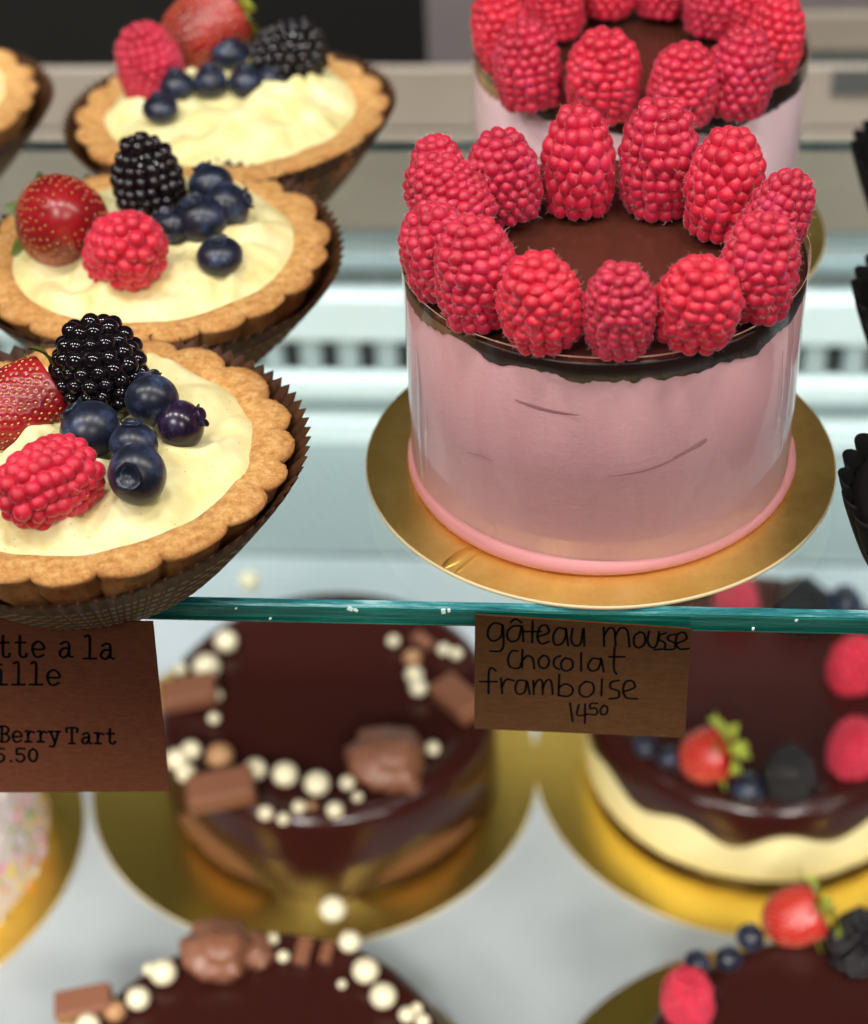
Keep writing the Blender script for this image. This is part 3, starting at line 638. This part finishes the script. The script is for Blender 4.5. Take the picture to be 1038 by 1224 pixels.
def leaf_mesh(m):
    V = []; F = []; n = 9
    for k in range(n):
        t = k / (n - 1); w = .0030 * math.sin(PI * (t * .9 + .1)) ** .8; zz = .0006 + .004 * math.sin(t * 2.6); x = .001 + .0125 * t
        for s_, dz in ((-1, 0), (0, -.0006), (1, 0)): V.append((x, s_ * w, zz + dz))
    for k in range(n - 1):
        for c in (0, 1): a = k * 3 + c; F.append((a, a + 3, a + 4, a + 1))
    k = len(V); V += [(a, b_, c + .0003) for a, b_, c in V[:k]]
    F += [tuple(k + q for q in reversed(f)) for f in F[:]]
    me = mesh('leaf', V, F); me.materials.append(m); return me
LEAF = leaf_mesh(M['leaf']); LEAFP = leaf_mesh(M['leaf_pale'])
def put_straw(i, row, group, leaves, me=None, nleaf=7, lsc=1.25):
    x, y, z, r, ax, asp, lab = row
    o = link('strawberry', me or STRAW); orient(o, (x, y, z), ax, random.Random(i + 3))
    s = r / .0130; o.scale = (s, s, s * asp / 1.15); tag(o, lab, 'strawberry', group)
    link('seeds', SEEDS, None, o)['kind'] = 'stuff'
    for k in range(nleaf):
        l = link('leaf', leaves, None, o, (0, 0, -.0150)); l.rotation_euler = (0, PI * .04 * ((k * 7) % 5 - 2), 2 * PI * k / nleaf + .2)
        l.scale = (lsc, lsc, (-1 if k % 3 == 0 else .5) * lsc)
for i, row in enumerate(STRAWBERRY): put_straw(i, row, 'strawberries on the fruit tarts', LEAFP if i == 2 else LEAF)
for i, row in enumerate(LOW_STRAW): put_straw(i, row, 'strawberries on the lower cakes', LEAFP, STRAWB, 8, 1.5)
# sprig leaves of the nearest strawberry, between it and the blackberry
# ================================================================ tarts
def crust_mesh(seed, n=660, N=20):
    def lobe(th):
        th += .05 * math.sin(3 * th + seed) + .03 * math.sin(5 * th)
        return abs(math.sin(N * th / 2 + seed)) ** .42
    rows = [(.0425, .0285, 0), (.0430, .0335, 0), (.0442, .0354, .05), (.0480, .0362, .12), (.0518, .0361, .45), (.0546, .0357, .9), (.0556, .0351, 1), (.0554, .0342, 1),
            (.0532, .0318, 1.0),(.0518, .0272, .95), (.0445, .0180, .7), (.0380, .0100, .5), (.0320, .0050, .3), (.0280, .0042, 0)]
    V = []
    for j, (r, z, k) in enumerate(rows):
        for i in range(n):
            th = 2 * PI * i / n; w = lobe(th)
            rr = r - (1 - w) * .0050 * k + .0006 * nz(math.cos(th) * 3, math.sin(th) * 3, seed + j * .3) * min(1, k * 3 + .3)
            zz = z + .0009 * nz(math.cos(th) * 4 + seed, math.sin(th) * 4, j * .4) - (1 - w) * .0010 * k * (1 if j < 8 else 0)
            g = .00030 * nz(rr * math.cos(th) * 900, rr * math.sin(th) * 900, zz * 900)
            V.append(((rr + g) * math.cos(th), (rr + g) * math.sin(th), zz + g))
    me = mesh('crust', V, grid_faces(n, len(rows)) + [tuple(reversed(range((len(rows) - 1) * n, len(rows) * n)))])
    at = me.attributes.new('bake', 'FLOAT', 'POINT')
    bk = (0, 0, 0, .0, .10, .30, .55, .75, .9, 1, 1, 1, 1)
    at.data.foreach_set('value', [min(1, max(0, bk[min(j, 12)] * (.8 + .9 * nz(math.cos(2 * PI * i / n) * 6, math.sin(2 * PI * i / n) * 6, seed + j * .3)))) for j in range(len(rows)) for i in range(n)])
    return me
def cream_mesh(seed):
    n, m = 260, 80; V = []; rg = random.Random(seed)
    strokes = [(rg.uniform(0, 6.28), rg.uniform(.012, .040), rg.uniform(.4, 1.1), rg.uniform(.0012, .0030), rg.uniform(.0018, .0038)) for _ in range(26)]
    for j in range(m):
        u = (j + .3) / (m - .7)
        for i in range(n):
            th = 2 * PI * i / n
            R = .0478 * (1 + .018 * math.sin(3 * th + seed) + .012 * math.sin(7 * th + seed * 2)); r = R * u
            x, y = r * math.cos(th), r * math.sin(th)
            z = .0322 + .0102 * (1 - u ** 4.5) + .0030 * math.sin(th) * u * (1 - u ** 5)
            for (a, rr, w, h_, sg) in strokes:      # knife ridges: short strokes, steep on one side
                ax_ = a * 3.7; dx, dy = x - rr * math.cos(a), y - rr * math.sin(a)
                s1 = dx * math.cos(ax_) + dy * math.sin(ax_); q = -dx * math.sin(ax_) + dy * math.cos(ax_) + 14 * s1 * s1
                e = math.exp(-(s1 / (w * .012)) ** 2)
                z += h_ * e * (math.exp(-(q / sg) ** 2) - .6 * math.exp(-((q - sg * 1.3) / (sg * .8)) ** 2)) * (1 - u ** 6)
            z += .0042 * nz(x, y, seed, 75) * (1 - u ** 5) + .0005 * nz(x, y, seed, 240) * (1 - u ** 8)
            V.append((x, y, z))
    V.append((0, 0, .0418))
    F = [tuple(reversed(f)) for f in grid_faces(n, m)]
    F = grid_faces(n, m)
    F += [(n * m, (i + 1) % n, i) for i in range(n)]
    return mesh('pastry_cream', V, F)
def cup_mesh(name, N, r0, r1, z1, amp, n=None, outer_print=False, thick=.0003, wave=.0008, sharp=1.0):
    n = n or N * 8; V = []
    K = 9
    for side in (0, 1):
        for j in range(K):
            t = j / (K - 1) if side == 0 else 1 - j / (K - 1)
            for i in range(n):
                th = 2 * PI * i / n; ph = (i * N / n) % 1.0; tri = 1 - abs(2 * ph - 1) * 2
                if sharp < 1: tri = 2 * abs(math.sin(PI * ph)) ** .6 - 1
                r = r0 + (r1 - r0) * t ** .85 + amp * tri * (.35 + .65 * t) + wave * t * math.sin(3 * th + 1) - (thick if side else 0)
                z = .0006 + (z1 - .0006) * t + .0007 * tri * (1 if t > .95 else 0) + wave * 1.2 * t * math.sin(2 * th + 2) + (thick if side and j else 0)
                if side and t == 1: z -= thick
                V.append((r * math.cos(th), r * math.sin(th), z))
    F = grid_faces(n, 2 * K)
    F.append(tuple(reversed(range(n)))); F.append(tuple(range((2 * K - 1) * n, 2 * K * n)))
    return mesh(name, V, F)
def print_mesh(N, r0, r1, z1, amp):
    """raised gloss-printed zigzag marks on the outer faces of the pleats"""
    V = []; F = []; rg = random.Random(5)
    for p in range(N):
        for k in range(6):
            t = .10 + .115 * k
            for side in (0, 1):
                ph0, ph1 = (.10, .42) if side == 0 else (.58, .90)
                dz = .05 if side == 0 else -.05
                q = []
                for ph, tt in ((ph0, t - dz / 2), (ph1, t + dz / 2), (ph1, t + dz / 2 + .045), (ph0, t - dz / 2 + .045)):
                    th = 2 * PI * (p + ph) / N; tri = 1 - abs(2 * ph - 1) * 2
                    r = r0 + (r1 - r0) * tt ** .85 + amp * tri * (.35 + .65 * tt) + .0008 * tt * math.sin(3 * th + 1) + .00012
                    q.append((r * math.cos(th), r * math.sin(th), .0006 + (z1 - .0006) * tt + .0008 * 1.2 * tt * math.sin(2 * th + 2)))
                b_ = len(V); V += q; F.append((b_, b_ + 1, b_ + 2, b_ + 3))
    return mesh('print', V, F, False)
CUP = cup_mesh('paper_cup', 84, .0310, .0590, .0350, .0009); CUP.materials.append(M['cup'])
PRINT = print_mesh(84, .0310, .0590, .0350, .0009); PRINT.materials.append(M['cup_print'])
tart_spots = [(-.1365, -.0490, 'nearest fruit tart, its brown paper cup overhanging the glass edge', 0, (.02, -.01)),
              (-.1395, .0590, 'fruit tart in the middle of the row of three, one blueberry apart from its cluster', 1, (.015, 0)),
              (-.1305, .1575, 'furthest complete fruit tart of the row, blurred against the dark back of the case', 2, (0, .03)),
              (-.2600, .1650, 'fruit tart cut by the left edge at the top, only its crust rim showing', 3, (0, -.05))]
for x, y, lab, s_, tilt in tart_spots:
    t = empty('fruit_tart', (x, y, 0)); tag(t, lab, 'tart', 'fruit tarts in brown paper cups on the glass shelf')
    c = link('paper_cup', CUP, None, t); p = link('print', PRINT, None, c); p['kind'] = 'stuff'
    c.rotation_euler = (tilt[0], tilt[1], s_ * 1.3)
    cr = link('crust', crust_mesh(s_ * 1.7 + .3), M['crust'], t, (0, 0, .0004)); cm = link('pastry_cream', cream_mesh(s_ + 2), M['cream'], t)

# ================================================================ pink cakes
def board_obj(x, y, z, R, lab, m, th=.0016, group=None):
    t = empty('cake_board', (x, y, z)); tag(t, lab, 'cake board', group)
    rows = [(R - .0004, th - .0002), (R, th - .0005), (R, .0004), (R - .0004, .0001)]
    link('rim', lathe('rim', rows, 160, cap0=False), M['card_edge'], t)
    link('foil', lathe('foil', [(.001, th), (R * .5, th), (R * .9, th), (R - .0003, th - .0001)], 160, cap0=True), m, t)
    link('underside', lathe('underside', [(R - .0003, .0001), (.001, .0001)], 120, cap1=True), M['card_edge'], t)
    return t
H = .0707
def pink_cake(x, y, lab, seed, mousse):
    t = empty('mousse_cake', (x, y, .0016)); tag(t, lab, 'cake', 'pink raspberry mousse cakes')
    z0 = .0016
    link('mousse', lathe('mousse', [(.0545, 0), (.0543, .002), (.0543, .030), (.0543, .0640), (.050, .0655)], 160, lambda r, z, th, j: (r + .00012 * math.sin(9 * th + z * 200), z), cap1=True), mousse, t)
    link('foot', lathe('foot', [(.0540, 0), (.0558, .0002), (.0564, .0012), (.0562, .0024), (.0553, .0036), (.0543, .0040)], 160,
                       lambda r, z, th, j: (r + (r - .054) * .25 * math.sin(3 * th + 1), z * (1 + .2 * math.sin(2 * th)))), M['foot'], t)
    def low(th):  # ragged lower line of the glaze band
        a = .0613 + .0026 * nz(math.cos(th) * 5, math.sin(th) * 5, seed) + .0012 * nz(math.cos(th) * 16, math.sin(th) * 16, seed) + .0004 * nz(math.cos(th) * 60, math.sin(th) * 60, seed) 
        return a + .0022 * max(0, math.cos(th - PI * 1.12)) ** 2 * 1.6
    rows = [(.0100, .0664), (.0480, .0664), (.0525, .0666), (.0540, .0671)]
    def gf(r, z, th, j):
        if z == -1: return r, low(th)
        if z == -2: return r, low(th) - .0002
        return r, z + (.00025 * nz(r * math.cos(th) * 60, r * math.sin(th) * 60, seed) if j < 3 else 0)
    me = lathe('chocolate_glaze', rows, 360, gf, cap0=True); g = link('chocolate_glaze', me, M['choc'], t)
    g2 = link('glaze_edge', lathe('glaze_edge', [(.0540, .0671), (.0543, .0672), (.05455, .0664), (.05455, .065), (.05452, -1), (.0542, -2)], 420, gf), M['choc_edge'], t)
    # brown smear on the left shoulder
    V = []; F = []; n_ = 60
    for i in range(n_):
        th = PI * (1.03 + .22 * i / (n_ - 1)); e = math.sin(PI * i / (n_ - 1)) ** .5
        top = .0662; bot = top - .0040 * e * (1 + .5 * nz(i * .35, seed)) 
        for z in (top, bot): V.append((.05468 * math.cos(th), .05468 * math.sin(th), z))
    F = [(2 * i, 2 * i + 1, 2 * i + 3, 2 * i + 2) for i in range(n_ - 1)]
    link('chocolate_smear', mesh('chocolate_smear', V, F), M['smear'], t)
    ac = link('acetate_band', lathe('acetate_band', [(.0549, .0006), (.0549, .02), (.0549, .045), (.0550, H - z0)], 200,
              lambda r, z, th, j: (r + .00012 * math.sin(5 * th + 30 * z) + .00010 * math.sin(13 * th), z)), M['acetate'], t)
    link('cut_edge', lathe('cut_edge', [(.0549, H - z0 - .0002), (.05515, H - z0 - .0001), (.05515, H - z0 + .0002), (.0549, H - z0 + .0001)], 200,
              lambda r, z, th, j: (r + .00012 * math.sin(5 * th + 30 * z) + .00010 * math.sin(13 * th), z)), M['acetate_rim'], ac)
    return t, ac
board_obj(0, 0, 0, .0684, 'round gold card board under the nearer pink cake, touching the glass edge', M['gold'], group='gold boards under the pink cakes')
board_obj(.0117, .135, 0, .0664, 'gold card board under the far blurred pink cake, only a sliver showing at its right', M['gold'], group='gold boards under the pink cakes')
t1, ac1 = pink_cake(0, 0, 'sharp pink mousse cake in clear acetate on a gold board above its handwritten card', 1, M['mousse'])
t2, ac2 = pink_cake(.0117, .135, 'blurred pink mousse cake behind the nearer one, cut by the top of the frame', 2, M['mousse_pale_lit'])
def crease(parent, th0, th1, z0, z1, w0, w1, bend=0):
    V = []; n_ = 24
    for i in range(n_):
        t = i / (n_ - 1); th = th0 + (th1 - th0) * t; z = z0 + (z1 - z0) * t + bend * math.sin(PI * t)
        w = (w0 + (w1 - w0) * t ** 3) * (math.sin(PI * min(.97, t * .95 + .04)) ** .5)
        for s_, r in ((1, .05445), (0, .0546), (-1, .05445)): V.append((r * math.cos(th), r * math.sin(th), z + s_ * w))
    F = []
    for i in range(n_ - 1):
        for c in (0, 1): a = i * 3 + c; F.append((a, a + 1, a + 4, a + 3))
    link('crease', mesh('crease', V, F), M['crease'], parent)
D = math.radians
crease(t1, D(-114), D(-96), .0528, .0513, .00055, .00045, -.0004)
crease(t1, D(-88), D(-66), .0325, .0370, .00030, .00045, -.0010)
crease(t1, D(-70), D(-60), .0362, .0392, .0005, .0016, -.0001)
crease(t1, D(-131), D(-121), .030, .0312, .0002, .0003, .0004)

def glint_ridge(parent, name, th, z0, z1, R_, w, d, m):
    V = []; n_ = 14; k = 9
    for i in range(n_):
        t = i / (n_ - 1); f = math.sin(PI * (t * .94 + .03)) ** .5; z = z0 + (z1 - z0) * t; tt = th + .012 * math.sin(t * 5 + th)
        for j in range(k):
            a = PI * j / (k - 1); r = R_ + d * f * math.sin(a); o_ = tt + w * f * math.cos(a) / R_
            V.append((r * math.cos(o_), r * math.sin(o_), z))
    link(name, mesh(name, V, grid_faces(k, n_, wrap=False)), m, parent)
for th, z0, z1, w, d in ((-154, .006, .052, .0009, .0005), (-150, .014, .034, .0004, .0003), (-26, .018, .062, .0010, .0006), (-31, .030, .055, .0004, .0003)):  # raised film ridges added to catch light as upright glints
    glint_ridge(ac1, 'film_glint_ridge', D(th), z0, z1, .05498, w, d, M['acetate_glint'])
bd = [o for o in bpy.data.objects if o.name == 'cake_board'][0]
def radial(th, r0, r1, w, hgt):
    V = []; n_ = 10; k = 7
    for i in range(n_):
        t = i / (n_ - 1); f = math.sin(PI * (t * .9 + .05)) ** .5; r = r0 + (r1 - r0) * t
        for j in range(k):
            a = PI * j / (k - 1); s_ = w * f * math.cos(a)
            V.append((r * math.cos(th) - s_ * math.sin(th), r * math.sin(th) + s_ * math.cos(th), .0016 + hgt * f * math.sin(a)))
    link('foil_glint_ridge', mesh('foil_glint_ridge', V, grid_faces(k, n_, wrap=False)), M['gold_low'], bd)
for th, w in ((-128, .0018), (-124.5, .0008)): radial(D(th), .0572, .0678, w, w * .18)  # low ridges added on the foil to give bright streaks
# ================================================================ black cups at the right
DC = cup_mesh('paper_cup', 24, .026, .0345, .024, .0016, wave=.0003, sharp=.6); DC.materials.append(M['dark_cup'])
def dome(th_r, z): pass
DT = lathe('cake_top', [(.0312, .018), (.0316, .020), (.029, .023), (.022, .0255), (.012, .027), (.001, .0275)], 60,
           lambda r, z, th, j: (r, z + .0009 * nz(r * math.cos(th) * 120, r * math.sin(th) * 120)), cap1=True); DT.materials.append(M['dark_top'])
for x, y, lab in ((.0985, -.0440, 'nearest cupcake in a black fluted cup, cut by the right edge beside the gold board'),
                  (.1120, .0540, 'middle chocolate cupcake in a black fluted cup, barely showing at the right edge'),
                  (.1215, .1480, 'far chocolate cupcake in a black fluted cup, barely showing high at the right edge')):
    t = empty('chocolate_cupcake', (x, y, 0)); tag(t, lab, 'cupcake', 'cupcakes in black cups at the right edge')
    link('paper_cup', DC, None, t); link('cake_top', DT, None, t)

# ================================================================ price cards
def ribbon(strokes, y, half, name, parent, m):
    V = []; F = []
    for st in strokes:
        pts = [Vector((a, 0, b_)) for a, b_ in st]
        # Catmull-Rom
        P = []
        if len(pts) > 2:
            for k in range(len(pts) - 1):
                p0 = pts[max(k - 1, 0)]; p1 = pts[k]; p2 = pts[k + 1]; p3 = pts[min(k + 2, len(pts) - 1)]
                for q in range(5):
                    t = q / 5
                    P.append(.5 * ((2 * p1) + (p2 - p0) * t + (2 * p0 - 5 * p1 + 4 * p2 - p3) * t * t + (3 * p1 - p0 - 3 * p2 + p3) * t ** 3))
            P.append(pts[-1])
        else: P = pts
        b0 = len(V)
        for k, p in enumerate(P):
            d = (P[min(k + 1, len(P) - 1)] - P[max(k - 1, 0)])
            d = d.normalized() if d.length > 1e-9 else Vector((1, 0, 0))
            n_ = Vector((-d.z, 0, d.x)) * half
            ext = d * half * (-.8 if k == 0 else (.8 if k == len(P) - 1 else 0))
            for s_ in (1, -1): q = p + n_ * s_ + ext; V.append((q.x, y, q.z))
        for k in range(len(P) - 1): a = b0 + 2 * k; F.append((a, a + 1, a + 3, a + 2))
    o = link(name, mesh(name, V, F, False), m); o.parent = parent; o.location = -Vector(parent.location)
    o.location.y -= 0
    return o
def card(name, C4, y, lab, m, lines, half, names):
    cx = sum(p[0] for p in C4) / 4; zb = min(p[1] for p in C4)
    t = empty(name, (cx, y, zb)); tag(t, lab, 'price card', 'kraft price cards hanging from the glass shelf')
    V = []; n_ = 8
    for side in (0, 1):
        for j in range(n_):
            for i in range(n_):
                u = i / (n_ - 1); v = j / (n_ - 1)
                a = Vector(C4[0]) * (1 - u) + Vector(C4[1]) * u; b_ = Vector(C4[3]) * (1 - u) + Vector(C4[2]) * u; p = a * (1 - v) + b_ * v
                V.append((p.x, y + side * .0006, p.y))
    N2 = n_ * n_; F = []
    for j in range(n_ - 1):
        for i in range(n_ - 1):
            a = j * n_ + i; F.append((a, a + n_, a + n_ + 1, a + 1)); F.append((a + N2, a + 1 + N2, a + n_ + 1 + N2, a + n_ + N2))
    for k in range(n_ - 1):
        F.append((k, k + 1, k + 1 + N2, k + N2)); a = (n_ - 1) * n_ + k; F.append((a, a + N2, a + 1 + N2, a + 1))
        a = k * n_; F.append((a, a + N2, a + n_ + N2, a + n_)); a = k * n_ + n_ - 1; F.append((a, a + n_, a + n_ + N2, a + N2))
    cm = link('card', mesh('card', V, F, False), m); cm.parent = t; cm.location = -Vector(t.location)
    for L, nm in zip(lines, names): ribbon(L, y - .00015, half, nm, t, M['ink'])
    return t
c2 = card('price_card', CARD2, -.0702, 'brown kraft card handwritten gâteau mousse chocolat framboise, below the sharp pink cake', M['kraft'], HAND_STROKES, .00033, ['lettering'] * 6)
c1 = card('price_card', CARD1, -.0850, 'reddish brown card in typewriter letters reading Berry Tart 5.50, under the nearest tart', M['kraft_red'], TYPED_STROKES, .00038, ['lettering'] * 8)
# wire holder that carries the left card
def bar(name, a, b_, w, m, parent):
    a, b_ = Vector(a), Vector(b_); me = rbox(name, w, w, (b_ - a).length, w * .2); o = link(name, me, m); o.parent = parent
    o.location = (a + b_) / 2 - Vector(parent.location); o.rotation_euler = (b_ - a).to_track_quat('Z', 'Y').to_euler(); return o
bar('clip', (-.150, -.0684, -.0050), (-.150, -.0845, -.0050), .002, M['steel_blue'], c1)

# ================================================================ lower cakes
ZT = -.268
def pearl_bank(): 
    iv, fi = ICO[3]; me = mesh('pearl', iv, [tuple(int(a) for a in f) for f in fi]); me.materials.append(M['pearl']); return me
PEARL = pearl_bank()
NIB = PEARL.copy(); NIB.materials.clear(); NIB.materials.append(M['nib'])
def chunk_mesh(seed):
    iv, fi = ICO[4]; V = [tuple(v * (1 + .28 * nz(*(v * 1.6 + seed)) + .12 * nz(*(v * 4.5 + seed)))) for v in iv]
    me = mesh('chocolate_chunk', V, [tuple(int(a) for a in f) for f in fi]); me.materials.append(M['milk']); return me
CHUNK = [chunk_mesh(s_ * 3.1) for s_ in range(3)]
def low_cake(name, x, y, R, lab, cat, sponge, seed, drip, amp, freq, parts=True):
    z0 = -.3184; Ht = ZT - z0
    t = empty(name, (x, y, z0)); tag(t, lab, cat)
    link('sponge', lathe('sponge', [(R - .001, .0052), (R, .0064), (R, .012), (R + .0004, .020), (R - .0005, .034), (R - .001, Ht - .006)], 160,
         lambda r, z, th, j: (r + .0006 * nz(math.cos(th) * 14, math.sin(th) * 14, z * 300 + seed), z), cap1=True), sponge, t)
    link('base_layer', lathe('base_layer', [(R - .004, 0), (R - .0015, .0006), (R - .0012, .0046), (R - .003, .0054)], 120, cap0=True, cap1=True), M['glaze'], t)
    def low(th): return Ht - drip - amp * (.5 + .5 * math.sin(freq * th + seed)) - amp * .5 * nz(math.cos(th) * 3, math.sin(th) * 3, seed)
    rows = [(.004, Ht - .0012), (R * .80, Ht - .0012), (R * .86, Ht - .0006), (R * .90, Ht + .0012), (R * .945, Ht + .0008), (R * .985, Ht - .0012), (R + .0008, Ht - .005), (R + .0010, -1), (R + .0006, -2), (R - .001, -3)]
    def gf(r, z, th, j):
        l = low(th)
        if z < -.5: z = {-1: l + .003, -2: l + .0006, -3: l}[z]
        return r, z + (.0003 * nz(r * math.cos(th) * 40, r * math.sin(th) * 40, seed) if j < 5 else 0)
    link('glaze', lathe('glaze', rows, 240, gf, cap0=True), M['glaze'], t)
    return t
GB = 'gold boards on the grey tray'
board_obj(-.1306, .179, -.32, .107, 'large gold board under the pearl-ringed chocolate cake below the glass edge', M['gold_low'], .0016, GB)
board_obj(.0814, .192, -.32, .107, 'large gold board under the glazed cake with pale sponge at lower right', M['gold_low'], .0016, GB)
board_obj(-.1306, -.0365, -.32, .105, 'large gold board under the pearl-topped cake at the bottom edge', M['gold_low'], .0016, GB)
board_obj(.0830, -.0235, -.32, .105, 'large gold board under the berry-topped cake in the lower right corner', M['gold_low'], .0016, GB)
board_obj(-.3400, .120, -.32, .107, 'large gold board under the sprinkle-covered cake at the left edge', M['gold_low'], .0016, GB)
cA = low_cake('chocolate_cake', -.121, .176, .0775, 'dark chocolate cake ringed with white pearls, below the glass edge between the price cards', 'cake', M['sponge'], PI / 2, .028, .024, 4)
cB = low_cake('layer_cake', .079, .192, .0800, 'glazed cake with a pale sponge band and berries, at lower right behind the handwritten card', 'cake', M['sponge_pale'], 2.2, .0165, .007, 11)
cC = low_cake('chocolate_cake', -.122, -.036, .0760, 'chocolate cake with pearls, wafer pieces and a truffle lump, cut by the bottom edge', 'cake', M['sponge'], 3, .020, .016, 5)
cD = low_cake('chocolate_cake', .095, -.030, .0770, 'chocolate cake edged with berries in the lower right corner', 'cake', M['sponge'], 4, .020, .012, 6)
def deco(t, pearls, chunks, kinds):
    T = Vector(t.location)
    for i, (x, y, r) in enumerate(pearls):
        o = link('nib' if i % 9 == 8 else 'pearl', NIB if i % 9 == 8 else PEARL, None, t)
        o.location = Vector((x, y, ZT + r * .85)) - T; r *= .92; o.scale = (r, r * .97, r * .94)
    for i, ((x, y, r), k) in enumerate(zip(chunks, kinds)):
        if k == 'c':
            o = link('chocolate_chunk', CHUNK[i % 3], None, t, Vector((x, y, ZT + r * .45)) - T); o.scale = (r, r * .85, r * .7); o.rotation_euler = (0, 0, i * 2.)
        else:
            me = rbox('chocolate_slab', r * 2, r * 1.05, r * .7, r * .08); me.materials.append(M['milk'])
            o = link('chocolate_slab', me, None, t, Vector((x, y, ZT + r * .45)) - T); o.rotation_euler = (.15, -.1, {'s': .2, 'v': 1.45, 'd': -.9}[k])
deco(cA, PEARLS_A, CHUNKS_A, ['c', 's', 's', 'd', 'c', 'd', 'c', 's'])
deco(cC, PEARLS_C, CHUNKS_C, ['c', 'c', 'v', 'v', 's', 'c'])

# sprinkle cake at the left edge
t = empty('sprinkle_cake', (-.3330, .118, -.3184)); tag(t, 'cake covered in white, pink and yellow sprinkles on a gold board at the left edge', 'cake')
link('icing', lathe('icing', [(.083, 0), (.084, .004), (.082, .04), (.079, .075), (.072, .083), (.05, .086), (.001, .087)], 96,
     lambda r, z, th, j: (r + .001 * nz(math.cos(th) * 8, math.sin(th) * 8, z * 60), z), cap0=True, cap1=True), M['icing'], t)
cols = {'white': (.85, .80, .76), 'pink': (.82, .28, .44), 'yellow': (.85, .62, .10), 'green': (.12, .36, .05), 'orange': (.80, .30, .05), 'lilac': (.62, .45, .72)}
rg = random.Random(3); iv, fi = ICO[2]
for ci, (cn, c) in enumerate(cols.items()):
    VV = []; FF = []; off = 0
    for k in range({'white': 330, 'pink': 260, 'yellow': 130, 'green': 60, 'orange': 60, 'lilac': 90}[cn]):
        th = rg.uniform(0, 2 * PI); z = rg.uniform(0, .085)
        if cn in ('green', 'orange', 'yellow') and rg.random() < .6: z *= .3
        r = (.0840 - .002 * z / .04) if z < .078 else rg.uniform(.02, .075)
        n_ = np.array([math.cos(th), math.sin(th), 0]); zz = z if z < .078 else .0865
        a = rg.uniform(0, PI); d = np.array([-math.sin(th) * math.cos(a), math.cos(th) * math.cos(a), math.sin(a)]); e = np.cross(d, n_)
        L, W_ = rg.choice(((.0035, .0010), (.0022, .0022), (.0030, .0014)))
        VV.append(n_ * r + np.array([0, 0, zz]) + iv[:, :1] * d * L + iv[:, 1:2] * e * W_ + iv[:, 2:] * n_ * .0011); FF.append(fi + off); off += len(iv)
    me = mesh('sprinkles', np.concatenate(VV), [tuple(int(a) for a in f) for f in np.concatenate(FF)])
    o = link('sprinkles', me, mat(cn + '_sprinkle', c, .45), t); o['kind'] = 'stuff'; o['label'] = cn + ' sprinkles'
